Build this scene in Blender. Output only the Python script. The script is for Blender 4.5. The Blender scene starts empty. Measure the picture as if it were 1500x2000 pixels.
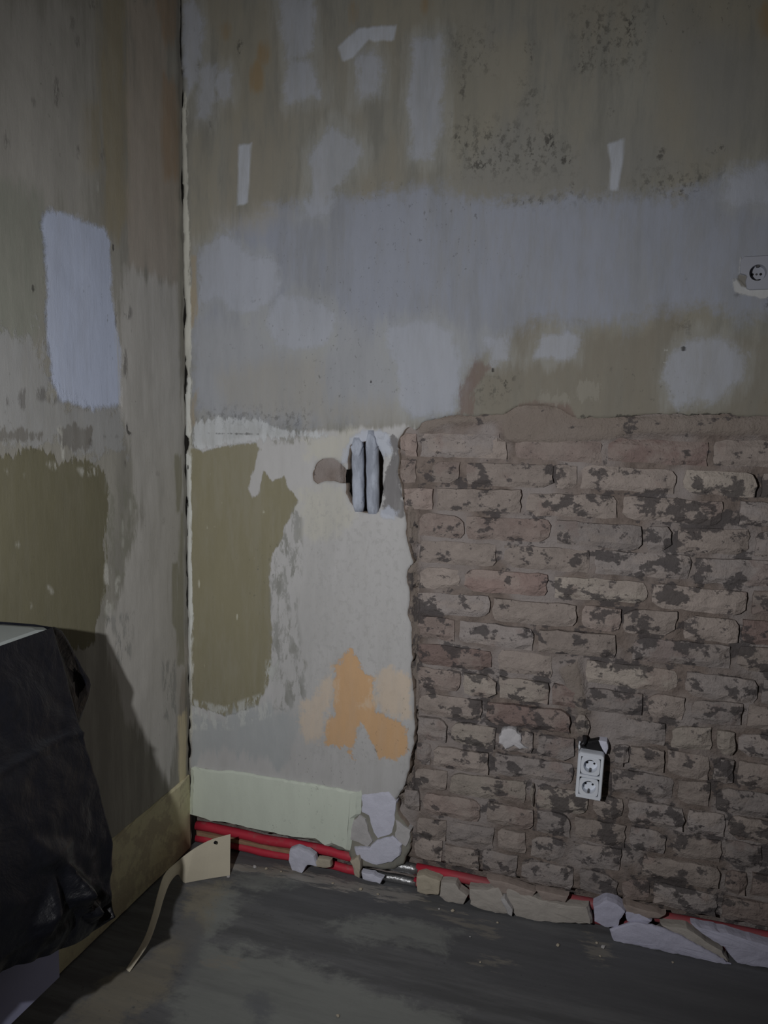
import bpy, bmesh, math, random
import numpy as np
from mathutils import Vector, Matrix

# ------------------------------------------------------------------ camera, light, exposure
CAM = np.array([1.33213, -2.13496, 1.43444]); YAW, PITCH, ROLL, FPX = -0.30445, 0.1182, 0.01822, 1503.2457
LAMP = np.array([0.77, -2.02, 1.40]); AIM = np.array([0.62, 0.0, 1.22])
LAMP_POWER, SPOT_SIZE = 82.0, math.radians(114)
LAMP_COL = (1.0, 0.985, 0.97)
AMB = (0.0205, 0.0172, 0.0138)
scene = bpy.context.scene
def cam_axes():
    cy, sy, cp, sp = math.cos(YAW), math.sin(YAW), math.cos(PITCH), math.sin(PITCH)
    fwd = np.array([sy*cp, cy*cp, -sp]); right = np.array([cy, -sy, 0.0]); up = np.cross(right, fwd)
    c, s = math.cos(ROLL), math.sin(ROLL)
    return c*right+s*up, -s*right+c*up, fwd
RT, UP, FW = cam_axes()
cd = bpy.data.cameras.new('camera'); cam = bpy.data.objects.new('camera', cd); scene.collection.objects.link(cam)
m = Matrix.Identity(4)
for i in range(3):
    m[i][0], m[i][1], m[i][2], m[i][3] = RT[i], UP[i], -FW[i], CAM[i]
cam.matrix_world = m
cd.sensor_fit = 'VERTICAL'; cd.sensor_height = 32.0; cd.lens = FPX*32.0/2000; cd.clip_start = 0.02
scene.camera = cam
world = bpy.data.worlds.new('room_ambient'); scene.world = world; world.use_nodes = True
world.node_tree.nodes['Background'].inputs[0].default_value = (*AMB, 1); world.node_tree.nodes['Background'].inputs[1].default_value = 1.0
ld = bpy.data.lights.new('hand_torch', 'SPOT'); ld.energy = LAMP_POWER; ld.color = LAMP_COL
ld.spot_size = SPOT_SIZE; ld.spot_blend = 1.0; ld.shadow_soft_size = 0.012
lo = bpy.data.objects.new('hand_torch', ld); scene.collection.objects.link(lo)
lo.location = LAMP; lo.rotation_euler = Vector(AIM-LAMP).to_track_quat('-Z', 'Y').to_euler()
vs = scene.view_settings
vs.view_transform = 'Standard'; vs.look = 'None'; vs.exposure = 0.0; vs.gamma = 1.0; vs.use_curve_mapping = False

# ------------------------------------------------------------------ pixel helpers (1500 x 2000 frame)
def hit(q, ax, v):
    d = RT*((q[0]-750)/FPX)+UP*((1000-q[1])/FPX)+FW
    return CAM+d*((v-CAM[ax])/d[ax])
def bxz(poly, y=0.0): return np.array([hit(q, 1, y)[[0, 2]] for q in poly])       # back wall (x, z)
def lyz(poly, x=0.0): return np.array([hit(q, 0, x)[[1, 2]] for q in poly])       # left wall (y, z)
def fxy(poly, z=0.0): return np.array([hit(q, 2, z)[[0, 1]] for q in poly])       # floor (x, y)
def lin(c): return np.array([(v/255/12.92 if v/255 <= .04045 else ((v/255+.055)/1.055)**2.4) for v in c])
KL = 1.0/(4*math.pi*math.pi)
def light_at(P, n):
    v = LAMP-P; r = np.linalg.norm(v); w = v/r
    ax = (AIM-LAMP)/np.linalg.norm(AIM-LAMP); ct = float(-w@ax); ch = math.cos(SPOT_SIZE/2)
    t = min(1, max(0, (ct-ch)/(1-ch))); sp = t*t*(3-2*t)
    return LAMP_POWER*KL*max(0.02, float(w@np.array(n)))/r**2*sp
def alb(c, q, pl='b'):
    """true surface colour of a patch from how bright it looks at pixel q, with the torch's light there divided out"""
    P, n = {'b': (lambda: (hit(q, 1, 0), (0, -1, 0))), 'l': (lambda: (hit(q, 0, 0), (1, 0, 0))), 'f': (lambda: (hit(q, 2, 0), (0, 0, 1)))}[pl]()
    E = light_at(P, n)*np.array(LAMP_COL)+np.array(AMB)*.8
    E = E*{'b': 1.07, 'l': 1.2, 'f': 1.42}[pl]          # light bounced between floor and walls
    return tuple(float(x) for x in np.clip(lin(c)/E, .004, .9))

# ------------------------------------------------------------------ numeric noise and signed distances
def vnoise(u, v, seed, octaves=4, gain=.5):
    rng = np.random.RandomState(seed); out = np.zeros_like(u); a = 1.0; tot = 0
    for o in range(octaves):
        T = rng.rand(64, 64); iu = np.floor(u).astype(int); iv = np.floor(v).astype(int)
        fu = u-iu; fv = v-iv; fu = fu*fu*(3-2*fu); fv = fv*fv*(3-2*fv)
        g = lambda i, j: T[(iu+i) % 64, (iv+j) % 64]
        out += a*((g(0, 0)*(1-fu)+g(1, 0)*fu)*(1-fv)+(g(0, 1)*(1-fu)+g(1, 1)*fu)*fv); tot += a
        a *= gain; u = u*2.03+7.3; v = v*2.03+3.1
    return out/tot*2-1
def sdf(U, V, polys, clip=.08):
    """positive inside the union of the polygons"""
    best = np.full(U.shape, -clip)
    for P in polys:
        lo_, hi_ = P.min(0)-clip, P.max(0)+clip
        idx = np.nonzero((U > lo_[0]) & (U < hi_[0]) & (V > lo_[1]) & (V < hi_[1]))[0]
        if not len(idx): continue
        u, v = U[idx], V[idx]; d2 = np.full(u.shape, 1e9); ins = np.zeros(u.shape, bool)
        for k in range(len(P)):
            a, b = P[k], P[(k+1) % len(P)]; e = b-a; L = max(1e-12, e@e)
            t = np.clip(((u-a[0])*e[0]+(v-a[1])*e[1])/L, 0, 1)
            d2 = np.minimum(d2, (u-a[0]-t*e[0])**2+(v-a[1]-t*e[1])**2)
            if a[1] != b[1]:
                c = ((a[1] > v) != (b[1] > v)) & (u < (b[0]-a[0])*(v-a[1])/(b[1]-a[1])+a[0]); ins ^= c
        d = np.sqrt(d2); d = np.where(ins, d, -d)
        best[idx] = np.maximum(best[idx], np.clip(d, -clip, clip))
    return best
def ell(cx, cy, rx, ry, n=14, rot=0):
    return [(cx+rx*math.cos(t)*math.cos(rot)-ry*math.sin(t)*math.sin(rot), cy+rx*math.cos(t)*math.sin(rot)+ry*math.sin(t)*math.cos(rot)) for t in [2*math.pi*k/n for k in range(n)]]
def box4(x0, y0, x1, y1): return [(x0, y0), (x1, y0), (x1, y1), (x0, y1)]

# ------------------------------------------------------------------ materials
class N:
    def __init__(s, name):
        s.m = bpy.data.materials.new(name); s.m.use_nodes = True; s.t = s.m.node_tree
        s.b = s.t.nodes['Principled BSDF']; s.c = None
    def new(s, ty, **k):
        n = s.t.nodes.new(ty)
        for a, b in k.items(): setattr(n, a, b)
        return n
    def link(s, a, b): s.t.links.new(a, b)
    def put(s, sock, v):
        if hasattr(v, 'is_linked') or isinstance(v, bpy.types.NodeSocket): s.link(v, sock)
        else: sock.default_value = v
    def math(s, op, a, b=0.0, clamp=False):
        n = s.new('ShaderNodeMath', operation=op, use_clamp=clamp); s.put(n.inputs[0], a); s.put(n.inputs[1], b); return n.outputs[0]
    def coords(s, scale=(1, 1, 1), off=(0, 0, 0)):
        if s.c is None: s.c = s.new('ShaderNodeNewGeometry').outputs['Position']
        if scale == (1, 1, 1) and off == (0, 0, 0): return s.c
        n = s.new('ShaderNodeMapping'); n.inputs['Scale'].default_value = scale; n.inputs['Location'].default_value = off; s.link(s.c, n.inputs[0]); return n.outputs[0]
    def noise(s, scale, detail=4, rough=.55, stretch=(1, 1, 1), off=(0, 0, 0), dist=0.0):
        n = s.new('ShaderNodeTexNoise'); n.inputs['Scale'].default_value = scale; n.inputs['Detail'].default_value = detail
        n.inputs['Roughness'].default_value = rough; n.inputs['Distortion'].default_value = dist
        s.link(s.coords(stretch, off), n.inputs['Vector']); return n.outputs['Fac']
    def step(s, x, a, b):
        n = s.new('ShaderNodeMapRange', interpolation_type='SMOOTHSTEP'); s.put(n.inputs[0], x); n.inputs[1].default_value = a; n.inputs[2].default_value = b; return n.outputs[0]
    def mix(s, f, a, b, mode='MIX'):
        n = s.new('ShaderNodeMix', data_type='RGBA', blend_type=mode); s.put(n.inputs[0], f)
        for i, v in ((6, a), (7, b)):
            if isinstance(v, (tuple, list)): n.inputs[i].default_value = (*v[:3], 1)
            else: s.link(v, n.inputs[i])
        return n.outputs[2]
    def attr(s, name): return s.new('ShaderNodeAttribute', attribute_name=name).outputs['Fac']
    def scale(s, col, f): 
        n = s.new('ShaderNodeVectorMath', operation='SCALE'); s.link(col, n.inputs[0]); s.put(n.inputs['Scale'], f); return n.outputs[0]
    def bump(s, h, dist=.002, strength=1.0):
        n = s.new('ShaderNodeBump'); n.inputs['Distance'].default_value = dist; n.inputs['Strength'].default_value = strength; s.link(h, n.inputs['Height']); s.link(n.outputs[0], s.b.inputs['Normal'])
    def done(s, col, rough=.9, spec=.15, metal=0.0):
        if isinstance(col, (tuple, list)): s.b.inputs['Base Color'].default_value = (*col[:3], 1)
        else: s.link(col, s.b.inputs['Base Color'])
        s.put(s.b.inputs['Roughness'], rough); s.b.inputs['Specular IOR Level'].default_value = spec; s.b.inputs['Metallic'].default_value = metal
        return s.m
def simple(name, col, rough=.85, var=.25, scale=40, bump=.001, metal=0.0, spec=.2):
    n = N(name); f = n.noise(scale, 5, .6); c = n.mix(f, tuple(x*(1-var) for x in col), tuple(min(1, x*(1+var)) for x in col))
    if bump: n.bump(f, bump)
    return n.done(c, rough, spec, metal)

def layered(name, base, layers, stretch, speck=.0, varamt=.16, basevar=None, wear=.3):
    """plaster or paint: base colour, then each layer masked by its signed distance with a ragged noise edge"""
    n = N(name); st2 = tuple(v**.6 for v in stretch)
    blot = n.noise(6, 10, .68, st2, (0, 0, 0), .3); streak = n.noise(20, 8, .66, stretch); fine = n.noise(60, 6, .68, st2); big = n.noise(2.3, 4, .55); grain = n.noise(240, 4, .65)
    cloud = n.noise(4.5, 7, .62, st2, (5, 2, 8), .4); scr = n.noise(34, 6, .7, stretch, (2, 6, 4))
    c = n.mix(n.step(streak, .36, .66), tuple(x*(1-varamt*.8) for x in base), tuple(x*(1+varamt*.8) for x in base))
    if basevar is not None: c = n.mix(n.step(n.math('ADD', n.math('MULTIPLY', cloud, .6), n.math('MULTIPLY', streak, .45)), .44, .62), c, basevar)
    height = n.math('MULTIPLY', fine, .3)
    rag = n.math('SUBTRACT', n.math('ADD', n.math('MULTIPLY', n.noise(11, 12, .72, (1, 1, 1), (1, 3, 5), .4), .75), n.math('MULTIPLY', fine, .25)), .5)
    srag = n.math('SUBTRACT', n.math('ADD', n.math('MULTIPLY', streak, .6), n.math('MULTIPLY', scr, .4)), .5)
    frag = n.math('SUBTRACT', n.math('ADD', n.math('MULTIPLY', fine, .55), n.math('MULTIPLY', scr, .45)), .5)
    kinds = {'blot': rag, 'streak': srag, 'fine': frag}
    worn = n.step(n.math('ADD', n.math('MULTIPLY', scr, .5), n.math('MULTIPLY', cloud, .5)), .40, .56)
    masks = {'speck': n.step(n.noise(55, 6, .72, (1, 1, .75), (4, 4, 9)), .50, .62), 'flake': n.step(n.noise(30, 7, .7, (1.1, 1.1, .38), (8, 1, 4), .25), .47, .57)}
    cache = {}
    for (nm, col, soft, amp, stren, kind, raise_, *off) in layers:
        a = n.attr(nm)
        if off: a = n.math('ADD', a, off[0])
        d = n.math('ADD', a, n.math('MULTIPLY', kinds.get(kind, rag), amp*10))
        mk = n.math('MULTIPLY', n.step(a, -soft, soft), masks[kind]) if kind in masks else n.step(d, -soft, soft)
        w_ = wear if stren < 1 else wear*.35
        if (stren, w_) not in cache: cache[stren, w_] = n.math('ADD', stren*(1-w_), n.math('MULTIPLY', worn, stren*w_))
        mk = n.math('MULTIPLY', mk, cache[stren, w_])
        c = n.mix(mk, c, col)
        if raise_: height = n.math('ADD', height, n.math('MULTIPLY', mk, raise_))
    v = n.math('ADD', n.math('ADD', n.math('MULTIPLY', cloud, .45), n.math('MULTIPLY', streak, .35)), n.math('MULTIPLY', fine, .2))
    c = n.scale(c, n.math('ADD', 1-varamt*1.5, n.math('MULTIPLY', v, varamt*3)))
    if speck:
        sp = n.step(n.noise(70, 4, .75, (1, 1, .7), (3, 1, 2)), .66-speck, .70-speck)
        reg = n.step(n.noise(3.1, 3, .6, (1, 1, 1), (9, 4, 1)), .48, .66)
        c = n.mix(n.math('MULTIPLY', n.math('MULTIPLY', sp, reg), .5), c, tuple(x*.35 for x in base))
    n.bump(n.math('ADD', n.math('ADD', height, n.math('MULTIPLY', blot, .6)), n.math('MULTIPLY', grain, .1)), .0022, .8)
    return n.done(c, .88, .12)

# ------------------------------------------------------------------ object helpers
COL = scene.collection
def link(o, parent=None):
    COL.objects.link(o)
    if parent is not None: o.parent = parent
    return o
def obj(name, me, mats, parent=None, smooth=False):
    for mt in (mats if isinstance(mats, (list, tuple)) else [mats]): me.materials.append(mt)
    if smooth: me.polygons.foreach_set('use_smooth', [True]*len(me.polygons))
    return link(bpy.data.objects.new(name, me), parent)
def struct(o): o['kind'] = 'structure'; return o
def tag(o, label, cat, group=None):
    o['label'] = label; o['category'] = cat
    if group: o['group'] = group
    return o
def empty(name, loc, label, cat, group=None):
    o = bpy.data.objects.new(name, None); COL.objects.link(o); o.location = loc; o.empty_display_size = .05
    return tag(o, label, cat, group)
def under(o, root):                      # parent while keeping mesh coordinates in world space
    o.parent = root; o.matrix_parent_inverse = Matrix.Translation(-Vector(root.location)); return o
def mesh(name, V, F):
    me = bpy.data.meshes.new(name); me.from_pydata([tuple(map(float, v)) for v in V], [], F); me.update(); return me
def fmesh(name, co, quads):
    me = bpy.data.meshes.new(name); me.vertices.add(len(co)); me.vertices.foreach_set('co', np.ascontiguousarray(co, np.float32).ravel())
    nq = len(quads); me.loops.add(nq*4); me.loops.foreach_set('vertex_index', np.ascontiguousarray(quads, np.int32).ravel())
    me.polygons.add(nq); me.polygons.foreach_set('loop_start', np.arange(0, nq*4, 4, dtype=np.int32)); me.update(calc_edges=True); return me
def fattr(me, name, arr):
    a = me.attributes.new(name, 'FLOAT', 'POINT'); a.data.foreach_set('value', np.ascontiguousarray(arr, np.float32))
def grid(u0, u1, v0, v1, h):
    nu = int(round((u1-u0)/h))+1; nv = int(round((v1-v0)/h))+1
    U, V = np.meshgrid(np.linspace(u0, u1, nu), np.linspace(v0, v1, nv)); U, V = U.ravel(), V.ravel()
    i = np.arange(nu*nv).reshape(nv, nu); q = np.stack([i[:-1, :-1], i[:-1, 1:], i[1:, 1:], i[1:, :-1]], -1).reshape(-1, 4)
    return U, V, q, nu, nv
def bm_mesh(bm, name):
    bmesh.ops.recalc_face_normals(bm, faces=bm.faces[:]); me = bpy.data.meshes.new(name); bm.to_mesh(me); bm.free(); return me
def tube(pts, r, seg=14, caps=True, name='tube', jit=0, seed=1):
    rnd = random.Random(seed); V, F = [], []; pts = [np.array(p, float) for p in pts]
    for i, p in enumerate(pts):
        t = pts[min(i+1, len(pts)-1)]-pts[max(i-1, 0)]; t /= np.linalg.norm(t)
        a = np.cross(t, [0, 0, 1.0]);
        if np.linalg.norm(a) < .2: a = np.cross(t, [0, 1.0, 0])
        a /= np.linalg.norm(a); b = np.cross(t, a); rr = r[i] if isinstance(r, (list, tuple)) else r
        for k in range(seg):
            w = 2*math.pi*k/seg; q = rr*(1+jit*(rnd.random()-.5)); V.append(p+a*q*math.cos(w)+b*q*math.sin(w))
    for i in range(len(pts)-1):
        for k in range(seg): F.append([i*seg+k, i*seg+(k+1) % seg, (i+1)*seg+(k+1) % seg, (i+1)*seg+k])
    if caps: F.append(list(range(seg))[::-1]); F.append(list(range((len(pts)-1)*seg, len(pts)*seg)))
    return mesh(name, V, F)
def slab(poly, f, b, mapf, name, seed=0, jag=.003, dome=.003, sub=.02):
    """irregular broken plate: outline in 2D, resampled and jittered, front domed, back flat; mapf(u, v, depth)"""
    rnd = random.Random(seed); P = []
    for k in range(len(poly)):
        a, c = np.array(poly[k], float), np.array(poly[(k+1) % len(poly)], float); n = max(1, int(np.linalg.norm(c-a)/sub))
        for i in range(n): P.append(a+(c-a)*i/n+(np.array([rnd.uniform(-jag, jag), rnd.uniform(-jag, jag)]) if i or jag else 0))
    P = np.array(P); cen = P.mean(0); n = len(P); V, F = [], []
    rings = [(1.0, b), (1.0, f+(b-f)*.35), (.95, f)]
    if dome: rings += [(.8, f-dome*.5), (.55, f-dome*.8), (.3, f-dome)]
    for (s, d) in rings:
        S_ = cen+(P-cen)*s; nz_ = (vnoise(S_[:, 0]*38+seed, S_[:, 1]*38, 90+seed % 7, 3)*dome*1.1 if dome and s < .97 else np.zeros(n))
        for q, h_ in zip(S_, nz_): V.append(mapf(q[0], q[1], d+h_))
    for r in range(len(rings)-1):
        for k in range(n): F.append([r*n+k, r*n+(k+1) % n, (r+1)*n+(k+1) % n, (r+1)*n+k])
    F.append(list(range((len(rings)-1)*n, len(rings)*n))); F.append(list(range(n))[::-1])
    bm = bmesh.new(); vs_ = [bm.verts.new(tuple(map(float, v))) for v in V]
    for fc in F: bm.faces.new([vs_[i] for i in fc])
    bmesh.ops.triangulate(bm, faces=[x for x in bm.faces if len(x.verts) > 4])
    return bm_mesh(bm, name)
BACK = lambda u, v, d: (u, d, v)
LEFT = lambda u, v, d: (d, u, v)

# ================================================================== THE BACK WALL
# outline of the hacked-off area where the brickwork shows (pixels)
BR = [(2600, 812), (1500, 812), (1400, 813), (1270, 811), (1130, 815), (1105, 803), (1085, 795), (1040, 792), (1010, 796), (985, 810), (940, 809), (895, 808), (868, 815), (826, 822),
      (812, 838), (797, 833), (787, 840), (777, 853), (779, 899), (775, 929), (783, 955), (781, 967), (789, 1000), (794, 1022), (795, 1050), (803, 1075), (806, 1098), (798, 1115), (797, 1135), (801, 1172), (797, 1200),
      (806, 1214), (805, 1300), (808, 1358), (807, 1420), (806, 1453), (799, 1491), (790, 1541), (776, 1562), (774, 1590), (800, 1625), (800, 1660), (790, 1690), (760, 1700), (690, 1690), (683, 1664), (580, 1638), (527, 1627), (430, 1606), (352, 1590),
      (330, 1590), (330, 1760), (800, 1800), (1500, 2050), (3200, 2400), (3200, 812)]
BRW = bxz(BR); BRW[:, 0] = np.clip(BRW[:, 0], -.1, 3.0); BRW[:, 1] = np.clip(BRW[:, 1], -.2, 3.0)
BRW[BRW[:, 0] > 2.0, 0] = 3.0
VENT = bxz([(684, 868), (712, 862), (740, 872), (749, 900), (750, 955), (744, 990), (736, 1000), (700, 998), (685, 980), (676, 962), (675, 930)])
NOTCH = bxz([(610, 925), (616, 908), (632, 896), (650, 895), (664, 903), (676, 915), (678, 945), (668, 942), (640, 940), (620, 944), (612, 938)])
U, V, Q, nu, nv = grid(0.0, 2.6, -.01, 3.0, .0075)
hole = np.maximum(np.maximum(sdf(U, V, [BRW]), sdf(U, V, [VENT])), sdf(U, V, [NOTCH]))
hole_raw = hole; hole = hole+.006*vnoise(U*38, V*38, 3, 3)+.006*vnoise(U*13, V*13, 5, 2)
SOCK = hit((1480, 533), 1, -.004); hole = np.maximum(hole, .021-np.hypot(U-SOCK[0], V-SOCK[2]))
gap = .0012+.006*np.maximum(0, vnoise(V*9, V*0+2.2, 8, 4))
for (ya, yb, g_) in [(690, 775, .013), (850, 882, .011), (575, 645, .007), (150, 215, .008), (300, 420, .004), (960, 1000, .004), (1340, 1520, .006)]:
    za, zb = hit((362, ya), 1, 0)[2], hit((362, yb), 1, 0)[2]; gap = gap+g_*np.clip(1-np.abs(V-(za+zb)/2)/((za-zb)/2), 0, 1)**.6*(.7+.6*vnoise(V*40, V*0, 9, 2))
S = np.minimum(-hole, U-gap*((V > .3)))            # plaster where S > 0; a ragged gap along the corner
G = S.reshape(nv, nu); gz, gx = np.gradient(G, .0075); gx, gz = gx.ravel(), gz.ravel(); gl = np.maximum(.3, np.hypot(gx, gz))
keep = S[Q].mean(1) > 0; Qk = Q[keep]
edges = np.concatenate([Qk[:, [0, 1]], Qk[:, [1, 2]], Qk[:, [2, 3]], Qk[:, [3, 0]]])
key = np.sort(edges, 1); code = key[:, 0].astype(np.int64)*len(U)+key[:, 1]
uq, inv, cnt = np.unique(code, return_inverse=True, return_counts=True); be = edges[cnt[inv] == 1]
bv = np.unique(be); mv = np.clip(-S[bv], -.0085, .0085)/gl[bv]
Un, Vn = U.copy(), V.copy(); rim = (U[bv] > .001) & (U[bv] < 2.59) & (V[bv] < 2.99)
Un[bv[rim]] += (gx[bv]*mv)[rim]; Vn[bv[rim]] += (gz[bv]*mv)[rim]; Un = np.clip(Un, 0, 2.6)
Y = .0022*vnoise(U*3, V*3, 11, 3)+.0012*vnoise(U*14, V*14, 12, 3)+.006*np.exp(-np.clip(S, 0, 1)/.008)*(.4+.6*np.abs(vnoise(U*20, V*20, 13, 2)))
Y = np.clip(Y, -.004, .02)
Y -= .004*np.exp(-((U-.018)/.012)**2)*(vnoise(U*3, V*24, 21, 3)*.8+.4)
nb = len(bv); idx = -np.ones(len(U), int); idx[bv] = len(U)+np.arange(nb)
co = np.concatenate([np.stack([Un, Y, Vn], 1), np.stack([Un[bv]+.003*vnoise(U[bv]*60, V[bv]*60, 4, 2), np.full(nb, .036), Vn[bv]+.003*vnoise(U[bv]*60, V[bv]*60, 6, 2)], 1)])
side = np.stack([be[:, 1], be[:, 0], idx[be[:, 0]], idx[be[:, 1]]], 1)
allq = np.concatenate([Qk, side]); used = np.unique(allq); remap = -np.ones(len(co), int); remap[used] = np.arange(len(used))
pme = fmesh('plaster', co[used], remap[allq])
mi = np.zeros(len(allq), np.int32); mi[len(Qk):] = 1; pme.polygons.foreach_set('material_index', mi)
srcU = np.concatenate([Un, Un[bv]])[used]; srcV = np.concatenate([Vn, Vn[bv]])[used]

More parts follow.
